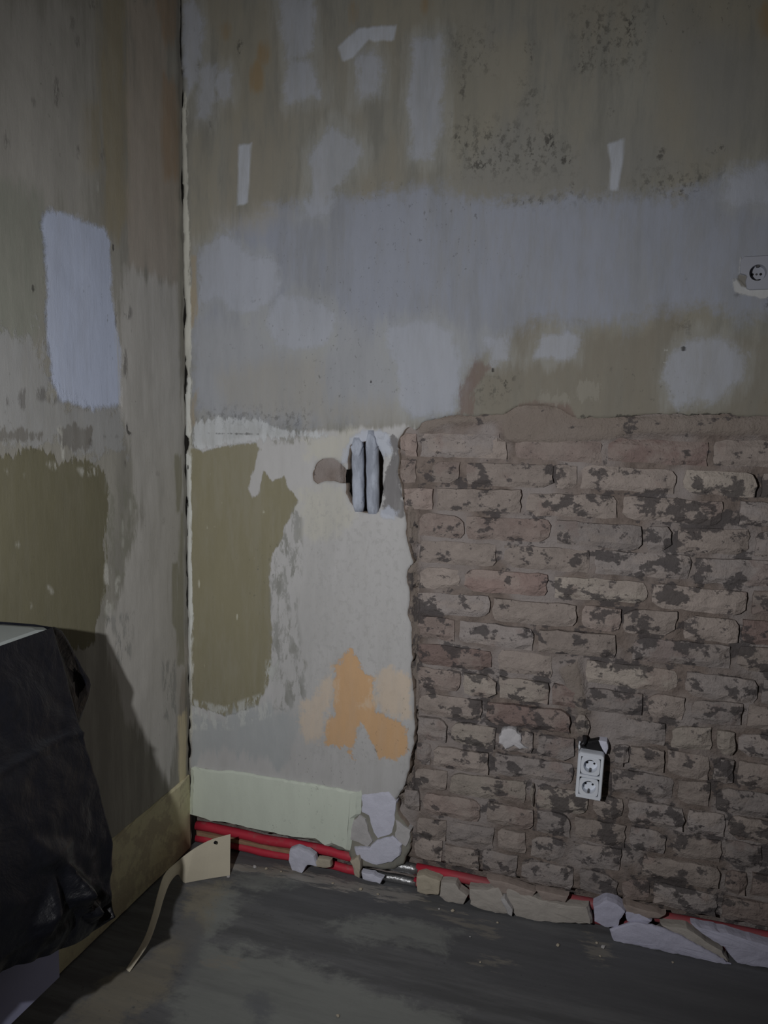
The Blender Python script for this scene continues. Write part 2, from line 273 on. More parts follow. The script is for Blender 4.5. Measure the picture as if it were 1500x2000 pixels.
A = alb
BL = [  # name, polygons, colour, softness, edge raggedness, strength, noise kind, raised
 ('upper_grey', [[(900, 0), (1010, 60), (1040, 250), (1130, 300), (1250, 240), (1330, 330), (1200, 390), (1000, 400), (900, 360), (960, 250), (930, 120)], [(1330, 60), (1480, 90), (1490, 260), (1380, 300)]], A((83, 82, 79), (1050, 230)), .05, .03, .8, 'streak', 0),
 ('upper_brown', [[(700, -20), (960, -20), (950, 120), (900, 190), (880, 60), (790, 60), (760, 110)], [(390, 0), (520, 0), (530, 130), (500, 230), (440, 250), (430, 120)], [(1330, -20), (1500, -20), (1500, 70), (1400, 40)], [(370, 270), (400, 250), (420, 320), (410, 460), (385, 480), (370, 420)], [(860, 130), (900, 100), (1030, 60), (1040, 150), (1000, 230), (900, 300), (860, 260)]], A((80, 77, 69), (930, 60)), .04, .03, .7, 'streak', 0),
 ('rust', [ell(514, 105, 11, 22), ell(500, 150, 16, 32), ell(1496, 35, 16, 34), ell(440, 60, 6, 16), ell(690, 25, 5, 18), ell(832, 4, 4, 14), ell(1497, 790, 14, 18)], A((78, 66, 48), (505, 150)), .016, .012, .75, 'streak', 0),
 ('ochre_band', [[(905, 690), (990, 640), (1040, 610), (1100, 650), (1170, 640), (1260, 650), (1300, 600), (1360, 640), (1480, 660), (1600, 640), (1600, 830), (1120, 830), (880, 822), (890, 770)]], A((94, 90, 82), (1190, 750)), .025, .022, .95, 'blot', 0),
 ('grey_putty', [[(384, 500), (430, 455), (520, 410), (600, 392), (700, 385), (850, 358), (900, 378), (980, 400), (1060, 388), (1190, 380), (1320, 385), (1400, 350), (1460, 330), (1600, 320), (1600, 600), (1440, 640), (1400, 600), (1290, 600), (1240, 640), (1100, 640), (1050, 620), (960, 680), (915, 720), (890, 790), (820, 815), (780, 800), (700, 822), (560, 830), (440, 812), (380, 800), (376, 640)]], A((107, 110, 119), (880, 480)), .03, .022, .97, 'blot', .3),
 ('warm_low', [[(376, 640), (500, 600), (700, 640), (900, 660), (900, 800), (820, 830), (376, 840)]], A((119, 120, 122), (560, 720)), .07, .02, .8, 'streak', 0),
 ('warm_wash', [[(540, 700), (620, 690), (640, 780), (720, 790), (790, 770), (780, 830), (560, 825), (440, 800), (420, 730)], [(420, 430), (520, 400), (560, 420), (470, 460)]], A((118, 116, 112), (600, 770)), .04, .02, .8, 'streak', 0),
 ('pale_putty', [[(392, 480), (440, 455), (480, 490), (535, 510), (545, 555), (520, 590), (470, 615), (420, 580), (385, 600)], ell(588, 630, 68, 55), [(812, 628), (850, 625), (885, 650), (902, 700), (895, 760), (880, 805), (800, 815), (780, 780), (775, 720), (755, 640), (785, 625)],
      [(1300, 740), (1310, 690), (1360, 660), (1420, 660), (1455, 700), (1450, 740), (1400, 785), (1315, 792)], [(1062, 655), (1128, 655), (1120, 695), (1045, 700)], [(945, 660), (990, 655), (995, 700), (960, 712)],
      [(700, 108), (735, 96), (750, 120), (742, 180), (700, 200)], [(806, 80), (865, 64), (868, 150), (860, 240), (845, 315), (806, 312), (800, 200)], [(650, 240), (712, 293), (690, 330), (652, 365), (640, 420), (590, 425), (610, 370), (600, 300)],
      [(358, 0), (385, 5), (397, 60), (390, 160), (365, 190), (352, 120)], [(545, -10), (612, -10), (612, 100), (560, 120)], [(560, 110), (610, 120), (625, 190), (560, 200)], [(392, 125), (420, 130), (418, 190), (405, 240), (378, 230)], [(425, 140), (448, 135), (452, 190), (425, 195)], [(1420, 345), (1510, 325), (1510, 400), (1410, 395)]], A((124, 127, 136), (590, 620)), .013, .014, .68, 'blot', .5),
 ('white_putty', [[(467, 284), (491, 279), (488, 330), (485, 398), (462, 403), (465, 340)], [(1188, 282), (1219, 270), (1217, 310), (1206, 372), (1190, 370), (1193, 320)], [(660, 90), (700, 55), (775, 48), (770, 80), (720, 78), (690, 110), (668, 120)]], A((116, 119, 126), (477, 340)), .005, .003, .85, 'streak', .6),
 ('cream_wall', [[(376, 872), (420, 868), (470, 850), (600, 845), (700, 838), (800, 830), (830, 840), (830, 1540), (790, 1560), (740, 1570), (560, 1530), (370, 1500), (366, 880)]], A((139, 138, 138), (700, 1120)), .008, .010, 1, 'streak', 0),
 ('cream_upper', [[(640, 845), (700, 838), (690, 895), (600, 895), (600, 860)], [(580, 960), (670, 950), (690, 1010), (640, 1060), (590, 1040)]], A((146, 144, 136), (640, 870)), .02, .02, .8, 'blot', 0),
 ('olive', [[(368, 872), (395, 882), (430, 872), (500, 864), (508, 878), (498, 905), (484, 955), (492, 975), (505, 965), (514, 918), (530, 940), (556, 930), (562, 950), (580, 975), (568, 1010), (556, 1025), (548, 1062), (530, 1085), (527, 1150), (531, 1230), (528, 1300), (520, 1345), (500, 1380), (440, 1398), (400, 1385), (372, 1375), (366, 1100)]], A((96, 92, 76), (450, 1100)), .003, .005, 1, 'fine', .5),
 ('olive_bits', [box4(530, 850, 608, 868), [(545, 1050), (560, 1040), (570, 1060), (555, 1090), (545, 1080)], [(577, 1060), (588, 1050), (590, 1065), (580, 1082)], [(540, 1110), (552, 1120), (548, 1160), (538, 1160)], ell(555, 1200, 5, 18, rot=.3), ell(566, 1225, 4, 22, rot=.3), ell(545, 1250, 5, 20, rot=.3), ell(575, 1265, 7, 10), ell(560, 1290, 5, 25, rot=.3), ell(537, 1325, 6, 26, rot=.25), ell(570, 1330, 8, 22, rot=.2), ell(590, 1300, 10, 14), ell(578, 1350, 14, 20), ell(548, 1365, 16, 22), ell(572, 1120, 3, 22, rot=.3)], A((98, 97, 91), (555, 1080)), .006, .008, .8, 'flake', 0),
 ('scraped_edge', [[(575, 985), (590, 1000), (590, 1100), (580, 1200), (592, 1280), (600, 1370), (560, 1390), (525, 1385), (527, 1250), (527, 1100), (545, 1060)]], A((100, 100, 97), (560, 1180)), .010, .014, .8, 'flake', 0),
 ('grey_low', [[(372, 1390), (440, 1400), (520, 1375), (560, 1390), (590, 1400), (580, 1440), (575, 1480), (540, 1500), (480, 1470), (420, 1470), (372, 1500)]], A((104, 106, 107), (470, 1430)), .02, .03, .9, 'streak', 0),
 ('scratched', [[(372, 1365), (440, 1380), (525, 1350), (530, 1400), (450, 1425), (372, 1425)], [(520, 1290), (545, 1290), (545, 1380), (515, 1380)]], A((122, 123, 121), (450, 1395)), .008, .01, .8, 'flake', .3),
 ('cream_specks', [[(600, 960), (790, 1030), (795, 1500), (600, 1480)]], A((120, 119, 118), (700, 1200)), .03, .01, .45, 'speck', -.2),
 ('orange', [[(684, 1268), (706, 1310), (728, 1330), (738, 1385), (760, 1402), (800, 1420), (797, 1470), (775, 1485), (745, 1478), (722, 1440), (702, 1395), (700, 1440), (690, 1482), (672, 1458), (640, 1455), (634, 1420), (652, 1392), (656, 1345), (650, 1300)]], A((141, 115, 88), (690, 1380)), .005, .014, 1, 'blot', -.3),
 ('orange_wash', [[(620, 1350), (650, 1300), (650, 1360), (630, 1440), (600, 1450), (585, 1400)], [(700, 1380), (760, 1300), (800, 1330), (806, 1410), (740, 1390)]], A((142, 128, 112), (620, 1400)), .012, .02, .7, 'blot', 0),
 ('white_dado', [[(376, 830), (420, 815), (500, 818), (560, 840), (640, 846), (640, 852), (520, 856), (500, 864), (440, 868), (405, 880), (376, 868)], [(735, 856), (760, 850), (765, 890), (752, 905), (740, 895)]], A((142, 144, 146), (450, 850)), .005, .012, .85, 'fine', .6),
 ('corner_edge', [[(347, 700), (351, 300), (352, 180), (362, 180), (366, 320), (373, 520), (374, 720), (376, 840), (372, 1000), (376, 1200), (376, 1330), (372, 1520), (355, 1520), (350, 1000)]], A((140, 139, 132), (366, 900)), .004, .006, .9, 'fine', .8),
 ('corner_white', [[(357, 735), (373, 735), (374, 850), (366, 858), (359, 850)], [(358, 880), (373, 890), (374, 1040), (376, 1200), (372, 1330), (360, 1330)]], A((150, 151, 148), (366, 1000)), .003, .004, .85, 'fine', .6),
 ('corner_crack', [[(356, 698), (360, 702), (364, 722), (367, 738), (364, 740), (360, 726)], [(363, 740), (367, 745), (366, 772), (363, 770)], [(363, 852), (368, 856), (367, 872), (363, 880)], [(355, 590), (359, 595), (359, 640), (356, 640)], ell(349, 200, 2.5, 16), ell(353, 320, 2, 24), ell(355, 385, 2, 22), ell(365, 985, 2, 9), ell(366, 912, 2, 5), ell(364, 1040, 1.6, 8), ell(364, 1120, 1.6, 8), ell(366, 1215, 1.6, 12), ell(362, 1360, 2, 14), ell(364, 1420, 2, 18), ell(370, 1524, 3, 12)], A((30, 28, 26), (366, 800)), .002, .0025, .92, 'fine', -1),
 ('corner_brown', [[(374, 500), (384, 500), (382, 560), (378, 640), (374, 640)], [(372, 780), (385, 760), (386, 830), (372, 845)]], A((104, 95, 80), (380, 560)), .006, .01, .8, 'streak', 0),
 ('grey_mortar', [[(756, 868), (768, 852), (779, 856), (780, 935), (786, 960), (790, 1010), (770, 1012), (745, 1000), (748, 970), (752, 930), (755, 905), (770, 890), (768, 872)]], A((88, 86, 87), (765, 940)), .004, .010, .9, 'blot', -.3),
 ('vent_white', [[(676, 868), (690, 850), (712, 838), (742, 838), (760, 860), (765, 880), (756, 892), (744, 890), (680, 905), (668, 905)], [(738, 1000), (760, 985), (778, 1000), (775, 1020), (740, 1010)]], A((142, 146, 156), (720, 850)), .005, .010, .8, 'blot', .5),
 ('joint_line', [box4(384, 846.5, 505, 848.5), [(1275, 810), (1430, 809), (1430, 813), (1290, 814)], [(1130, 812), (1280, 811), (1280, 814), (1130, 815)]], A((50, 48, 46), (450, 848)), .002, .004, .8, 'fine', -.8),
 ('drill_holes', [ell(963, 723, 4, 4), ell(1335, 681, 6, 5), ell(725, 745, 2.5, 3)], A((30, 29, 28), (935, 318)), .0015, .0005, .95, 'fine', -1),
 ('sooty', [[(880, 230), (1000, 240), (1110, 260), (1120, 330), (1000, 345), (900, 340)], [(880, 60), (960, 60), (960, 140), (890, 140)], [(1120, 20), (1260, 10), (1260, 140), (1130, 140)], [(1020, 150), (1060, 170), (1050, 230), (1020, 210)], [(1250, 330), (1420, 330), (1350, 385), (1240, 380)], [(1100, 380), (1190, 375), (1180, 388), (1000, 402), (990, 392)], [(1330, 620), (1350, 620), (1345, 650), (1325, 650)], [(380, 820), (600, 840), (600, 800), (400, 800)], [(920, 740), (1010, 730), (1000, 770), (930, 790)]], A((46, 45, 42), (935, 300)), .04, .022, .6, 'speck', -.4),
 ('brown_smear', [[(905, 745), (935, 700), (955, 720), (925, 760), (925, 812), (895, 812)], [(1000, 800), (1040, 780), (1110, 790), (1125, 816), (1000, 815)]], A((92, 79, 74), (915, 770)), .006, .01, .8, 'fine', 0),
 ('lime_scratch', [[(1120, 750), (1170, 745), (1170, 785), (1120, 780)], [(1050, 770), (1120, 762), (1120, 785), (1050, 790)]], A((110, 107, 100), (1140, 765)), .006, .018, .6, 'fine', .3),
 ('dark_marks', [ ell(615, 702, 3, 2), ell(630, 785, 2, 2), ell(1106, 724, 3, 3), ell(1192, 720, 3, 3), ell(938, 83, 4, 6), ell(939, 113, 3, 5), ell(1178, 107, 6, 8), ell(1133, 132, 8, 12), ell(1232, 50, 10, 30), ell(1194, 220, 9, 9), ell(918, 234, 4, 8), ell(910, 252, 3, 6), ell(1000, 255, 10, 5, rot=-.4), ell(935, 318, 16, 16), ell(1075, 275, 10, 22), ell(1105, 315, 12, 10), ell(1245, 313, 8, 4), ell(1335, 375, 24, 4), ell(1118, 370, 5, 14), ell(1040, 395, 20, 5), ell(470, 95, 8, 20), ell(385, 130, 4, 15), ell(408, 250, 5, 16), ell(1336, 545, 4, 12), ell(1338, 540, 3, 9), ell(900, 275, 14, 18), ell(1020, 318, 6, 5), ell(1278, 766, 10, 4), ell(1498, 592, 8, 12), ell(1440, 575, 5, 5), ell(990, 745, 12, 8, rot=-.6), ell(1040, 300, 4, 20), ell(902, 170, 9, 26), ell(1035, 100, 12, 26), ell(1290, 300, 10, 14), ell(1400, 290, 18, 10)], A((46, 44, 42), (935, 318)), .007, .007, .75, 'speck', -.5),
 ('plugs', [ell(1301, 683, 4, 4), ell(1299, 708, 3, 3), ell(1250, 842, 5, 3)], A((135, 135, 132), (1300, 690)), .002, .001, 1, 'fine', .8),
 ('paint_nicks', [ell(x, y, w, h) for x, y, w, h in [(410, 927, 1.5, 6), (405, 1030, 1.5, 4), (419, 1029, 1.5, 4), (388, 1140, 2, 10), (463, 1205, 1.2, 7), (434, 981, 2, 2), (515, 1000, 2, 4), (498, 1091, 2, 2), (443, 1016, 1, 4), (478, 1151, 1, 3), (400, 1300, 1, 5), (420, 1230, 1, 3)]], A((135, 133, 122), (450, 1100)), .002, .001, .8, 'fine', 0),
 ('socket_plaster', [[(1430, 543), (1446, 545), (1462, 562), (1520, 562), (1520, 578), (1490, 584), (1455, 575), (1434, 568)], [(1446, 503), (1452, 512), (1449, 534), (1444, 532)]], A((112, 112, 112), (1470, 572)), .003, .004, 1, 'blot', .8),
 ('socket_hole', [[(1440, 536), (1462, 536), (1466, 562), (1450, 560), (1440, 548)]], A((76, 73, 68), (1452, 548)), .003, .002, 1, 'fine', -1),
]
for (nm, polys, *_r) in BL: fattr(pme, nm, sdf(srcU, srcV, [bxz(p) for p in polys]))
BL2 = []
for l in BL:
    if l[0] == 'pale_putty': BL2.append(('pale_putty', None, A((103, 104, 103), (640, 260)), .022, .02, .42, 'streak', 0, .022))
    BL2.append(l)
plaster_mat = layered('old_layered_plaster', A((91, 90, 85), (600, 330)), [(l[0],)+tuple(l[2:]) for l in BL2], (1, 1, .16), speck=.05, basevar=A((83, 80, 73), (640, 180)))
core_mat = simple('plaster_core', A((100, 91, 84), (805, 1200)), .95, .35, 60, .003)

# mortar bed behind and between the bricks; it is the wall's own body
STAIN = dict(scale=9.5)
def stained(n, c, dark, amount):
    """dark tar-like blotches that run over bricks and joints alike"""
    p = n.noise(19, 6, .62, (.85, 1, 1.1), (2, 5, 1), .1); reg = n.noise(3.0, 2, .5, (1, 1, 1), (4.7, 0, 2.2))
    sx = n.new('ShaderNodeSeparateXYZ'); n.link(n.coords(), sx.inputs[0])
    right = n.step(sx.outputs[0], .78, 1.35)
    lift = n.math('ADD', n.math('MULTIPLY', n.math('SUBTRACT', reg, .5), .25), n.math('MULTIPLY', right, .045))
    hi = n.step(sx.outputs[2], 1.26, 1.36); lift = n.math('SUBTRACT', lift, n.math('MULTIPLY', hi, .06))
    k = n.step(n.math('ADD', p, lift), .568-amount, .612-amount)
    return n.mix(n.math('MULTIPLY', k, .8), c, dark)
TAR = A((58, 55, 56), (900, 1030)); BEIGE = A((123, 114, 109), (980, 970)); PINK = A((108, 94, 90), (1080, 885)); GREYB = A((104, 98, 96), (1000, 1430)); MORT = A((94, 85, 80), (950, 1112)); LIGHT = A((114, 107, 101), (950, 1440))
n = N('rough_mortar'); f1 = n.noise(30, 6, .65); f2 = n.noise(5, 3)
c = n.mix(n.step(f1, .35, .65), tuple(x*.8 for x in MORT), tuple(x*1.18 for x in MORT)); c = n.mix(n.step(f2, .42, .62), c, tuple(x*.95 for x in GREYB))
c = n.mix(n.math('MULTIPLY', n.step(n.attr('smear'), -.006, .006), .8), c, A((104, 96, 90), (1050, 830)))
c = stained(n, c, TAR, .0); n.bump(n.math('ADD', f1, n.math('MULTIPLY', n.noise(120, 4, .6), .5)), .006); mortar_mat = n.done(c, .95, .08)
U, V, Q, nu, nv = grid(-.02, 2.6, -.01, 1.50, .0075)
SM = [bxz(p) for p in [[(975, 808), (1010, 790), (1090, 790), (1120, 812), (1520, 812), (2300, 812), (2300, 848), (1500, 850), (1390, 848), (1240, 846), (1190, 858), (1060, 866), (1003, 862), (985, 860)], [(815, 815), (980, 808), (980, 822), (870, 828), (815, 850)], [(790, 1090), (812, 1090), (815, 1300), (812, 1440), (798, 1560), (770, 1580), (780, 1440)], [(795, 960), (812, 1010), (814, 1060), (790, 1060)], [(1128, 1290), (1150, 1400), (1128, 1400), (1090, 1310)]]]
sm = sdf(U, V, SM); smf = np.clip((sm+.012)/.02, 0, 1)
Y = .0255+.008*vnoise(U*9, V*9, 31, 3)+.005*vnoise(U*34, V*34, 32, 3)
Y = Y*(1-smf)+smf*(.009+.004*vnoise(U*9, V*16, 33, 3)+.003*vnoise(U*45, V*45, 35, 2))
CR = bxz([(806, 1000), (812, 1060), (811, 1210), (812, 1300), (808, 1358), (812, 1420), (810, 1453), (804, 1491), (796, 1541), (780, 1560), (777, 1580)], .015); CR = np.concatenate([CR, CR[::-1]])
ck = sdf(U, V, [CR], .03)+.0035*vnoise(U*30, V*30, 37, 2); Y = np.where((ck > -.0045) & (sdf(U, V, [VENT]) < -.03), .055, Y)
vd = np.clip((np.maximum(sdf(U, V, [VENT])+.02, 0))/.02, 0, 1); Y = np.maximum(Y+.0*vd, Y); Y[vd > .05] = .085
Y = np.where(V < .098, .062, Y); nd = sdf(U, V, [NOTCH]) > -.012; Y = np.where(nd & (vd <= .05), .013+.003*vnoise(U*40, V*40, 36, 2), Y)
wm = fmesh('wall_back', np.stack([U, Y, V], 1), Q); fattr(wm, 'smear', sm)
wall_back = struct(obj('wall_back', wm, mortar_mat, smooth=True))
plaster = obj('plaster_coat', pme, [plaster_mat, core_mat], wall_back); plaster['label'] = 'patchy scraped plaster with putty repairs and olive paint'

# bricks: (x0, x1, y) in pixels along each course, with a tone
BK = [(779, 815, 875, 'p'), (822, 990, 880, 'b'), (1003, 1177, 883, 'p'), (1186, 1385, 890, 'P'), (1392, 1560, 893, 'b'),
 (779, 812, 930, 'p'), (840, 897, 932, 'b'), (908, 1082, 935, 'b'), (1084, 1126, 938, 'b'), (1132, 1322, 940, 'b'), (1333, 1480, 943, 'l'), (1487, 1620, 946, 'b'),
 (787, 846, 980, 'p'), (850, 1018, 983, 'b'), (1026, 1206, 988, 'b'), (1215, 1413, 996, 'b'), (1443, 1600, 1000, 'g'),
 (816, 906, 1032, 'p'), (908, 1075, 1035, 'p'), (1085, 1255, 1042, 'g'), (1262, 1312, 1050, 'g'), (1320, 1466, 1054, 'b'), (1475, 1650, 1058, 'g'),
 (816, 970, 1083, 'b'), (982, 1152, 1090, 'b'), (1160, 1352, 1100, 'g'), (1357, 1560, 1112, 'g'),
 (816, 898, 1133, 'b'), (905, 1070, 1140, 'P'), (1080, 1266, 1148, 'l'), (1273, 1461, 1162, 'b'), (1470, 1640, 1178, 'b'),
 (812, 957, 1186, 'g'), (960, 1127, 1192, 'b'), (1135, 1215, 1204, 'p'), (1217, 1323, 1214, 'b'), (1335, 1446, 1228, 'b'), (1449, 1600, 1242, 'P'),
 (813, 888, 1232, 'p'), (893, 1043, 1240, 'g'), (1049, 1206, 1254, 'b'), (1234, 1429, 1275, 'g'), (1440, 1620, 1296, 'b'),
 (813, 960, 1285, 'P'), (968, 1080, 1295, 'b'), (1143, 1328, 1318, 'l'), (1336, 1482, 1340, 'g'), (1488, 1640, 1360, 'g'),
 (812, 898, 1335, 'p'), (903, 969, 1338, 'l'), (973, 1072, 1345, 'l'), (1076, 1139, 1358, 'P'), (1142, 1258, 1368, 'g'), (1264, 1338, 1382, 'b'), (1350, 1452, 1395, 'g'), (1460, 1620, 1412, 'b'),
 (812, 941, 1385, 'b'), (946, 1115, 1396, 'P'), (1122, 1153, 1408, 'l'), (1200, 1302, 1432, 'g'), (1310, 1392, 1444, 'l'), (1399, 1437, 1456, 'l'), (1441, 1600, 1465, 'g'),
 (814, 872, 1434, 'g'), (880, 968, 1438, 'l'), (978, 1043, 1448, 'g'), (1048, 1122, 1458, 'g'), (1198, 1228, 1485, 'g'), (1230, 1298, 1490, 'b'), (1301, 1388, 1500, 'b'), (1392, 1434, 1512, 'g'), (1438, 1600, 1522, 'b'),
 (812, 842, 1474, 'g'), (846, 955, 1482, 'b'), (963, 1122, 1500, 'g'), (1193, 1317, 1540, 'g'), (1322, 1388, 1555, 'b'), (1398, 1560, 1572, 'g'),
 (808, 873, 1522, 'b'), (877, 1028, 1538, 'l'), (1034, 1044, 1552, 'l'), (1047, 1150, 1565, 'l'), (1156, 1218, 1580, 'b'), (1225, 1338, 1602, 'g'), (1342, 1416, 1622, 'g'), (1421, 1540, 1638, 'b'),
 (788, 820, 1563, 'g'), (824, 938, 1575, 'p'), (948, 1042, 1594, 'b'), (1046, 1115, 1608, 'g'), (1120, 1222, 1632, 'b'), (1227, 1302, 1652, 'g'), (1308, 1410, 1672, 'b'), (1413, 1490, 1690, 'g'),
 (812, 872, 1622, 'b'), (876, 965, 1632, 'g'), (969, 1028, 1645, 'b'), (1036, 1110, 1655, 'g'), (1118, 1214, 1680, 'g'), (1252, 1408, 1714, 'b'), (1414, 1460, 1732, 'p'), (1466, 1600, 1748, 'p'),
 (806, 862, 1668, 'b'), (866, 936, 1680, 'b'), (940, 1010, 1692, 'g'), (1018, 1120, 1712, 'g'), (1130, 1206, 1732, 'g'), (1214, 1268, 1745, 'p'), (1274, 1402, 1765, 'g'), (1408, 1560, 1790, 'p')]
Z0, CH = 1.40604, .077
TONE = {'b': BEIGE, 'p': tuple(.5*(a+b) for a, b in zip(BEIGE, PINK)), 'P': PINK, 'g': GREYB, 'l': LIGHT}
n = N('limewashed_brick'); oi = n.new('ShaderNodeObjectInfo'); f1 = n.noise(24, 8, .7); f2 = n.noise(9, 4, .6, (1, 1, 1.5), (1, 2, 7)); f3 = n.noise(90, 4, .65)
c = n.scale(oi.outputs['Color'], n.math('ADD', .55, n.math('MULTIPLY', f1, .9)))
c = n.mix(n.math('MULTIPLY', n.step(f2, .46, .60), .55), c, tuple(x*1.06 for x in BEIGE))
c = n.mix(n.math('MULTIPLY', n.step(n.noise(8, 3, .6, (1, 1, 1), (7, 7, 3)), .58, .66), .45), c, PINK)
c = n.scale(c, n.math('ADD', .88, n.math('MULTIPLY', oi.outputs['Random'], .24)))
c = stained(n, c, TAR, .0)
c = n.mix(n.math('MULTIPLY', n.step(n.noise(55, 3, .7), .64, .68), .6), c, tuple(x*.7 for x in TAR))
n.bump(n.math('ADD', n.math('ADD', f1, n.math('MULTIPLY', f3, .5)), n.math('MULTIPLY', f2, .6)), .010); brick_mat = n.done(c, .93, .08)
def brick_mesh(w, h, seed):
    rnd = random.Random(seed); nx = max(3, int(w/.028)+1); nz = 4; V, F = [], []
    sk = [rnd.uniform(-.004, .004) for _ in range(4)]; ch = [rnd.random()**3*.016 for _ in range(4)]
    for j in range(nz+1):
        for i in range(nx+1):
            u, v = i/nx, j/nz; eu, ev = min(u, 1-u)*w, min(v, 1-v)*h; bx = i in (0, nx); bz = j in (0, nz)
            x = (u-.5)*w; z = (v-.5)*h; y = rnd.uniform(-.0016, .0016)
            if bx or bz: y += rnd.uniform(.004, .009); x *= .985; 
            if bz: z += rnd.uniform(-.0022, .0022)
            if bx: x += rnd.uniform(-.003, .003)
            if bx and bz:
                q = ch[(i > 0)*2+(j > 0)]; x -= math.copysign(q, x); z -= math.copysign(q*.5, z); y += q*.3
            z += sk[0]*u+sk[1]*(1-u); V.append((x, y+sk[2]*(u-.5), z))
    for j in range(nz):
        for i in range(nx): a = j*(nx+1)+i; F.append([a, a+1, a+nx+2, a+nx+1])
    per = [i for i in range(nx+1)]+[j*(nx+1)+nx for j in range(1, nz+1)]+[nz*(nx+1)+i for i in range(nx-1, -1, -1)]+[j*(nx+1) for j in range(nz-1, 0, -1)]
    b0 = len(V); V += [(V[k][0]*1.01, .06, V[k][2]*1.01) for k in per]
    for k in range(len(per)): F.append([per[(k+1) % len(per)], per[k], b0+k, b0+(k+1) % len(per)])
    return mesh('brick', V, F)
rnd = random.Random(5); rows = {}
def add_brick(x0, x1, row, tone, z=None):
    w = max(.012, x1-x0-.004); h = .064+rnd.uniform(-.003, .002)
    me = brick_mesh(w, h, rnd.randint(0, 10**6)); o = obj('brick', me, brick_mat, wall_back, smooth=False)
    o.location = ((x0+x1)/2, .010+rnd.uniform(-.004, .005), Z0-CH*(row+.5)+rnd.uniform(-.002, .002)); o.rotation_euler = (rnd.uniform(-.02, .02), rnd.uniform(-.008, .008), rnd.uniform(-.015, .015))
    t = TONE[tone]; k_ = rnd.uniform(.92, 1.08); o.color = (*[c*k_ for c in t], 1); rows.setdefault(row, []).append((x0, x1))
for (x0, x1, y, t) in BK:
    p0, p1 = hit((x0, y-.05*(x1-x0)), 1, .010), hit((x1, y+.05*(x1-x0)), 1, .010)
    add_brick(p0[0], p1[0], int(math.floor((Z0-(p0[2]+p1[2])/2)/CH)), t)
for row in range(0, 18):                                           # the courses run on past the edge of the picture
    r = rows.get(row, []); x = max([b for a, b in r], default=1.75)+.012
    if row == 0: x = 1.8
    while x < 2.55: w = min(.252, 2.58-x); add_brick(x, x+w, row, rnd.choice('bbgpP')); x += w+.012
p0, p1 = hit((820, 840), 1, .01), hit((978, 838), 1, .01); add_brick(p0[0], p1[0], 0, 'g')

# dark recess behind the opening
def recess(poly, y0, y1, name, mat, parent):
    P = list(poly); n_ = len(P); V = [(p[0], y0, p[1]) for p in P]+[(p[0], y1, p[1]) for p in P]; F = [[k, (k+1) % n_, n_+(k+1) % n_, n_+k] for k in range(n_)]+[list(range(n_, 2*n_))]
    return obj(name, mesh(name, V, F), mat, parent)
dark_mat = simple('dark_cavity', (.03, .028, .026), .95, .4, 30, .003)  # cavity lining is coloured near black
cen = VENT.mean(0); recess(cen+(VENT-cen)*1.06, .012, .13, 'cavity_lining', dark_mat, wall_back)

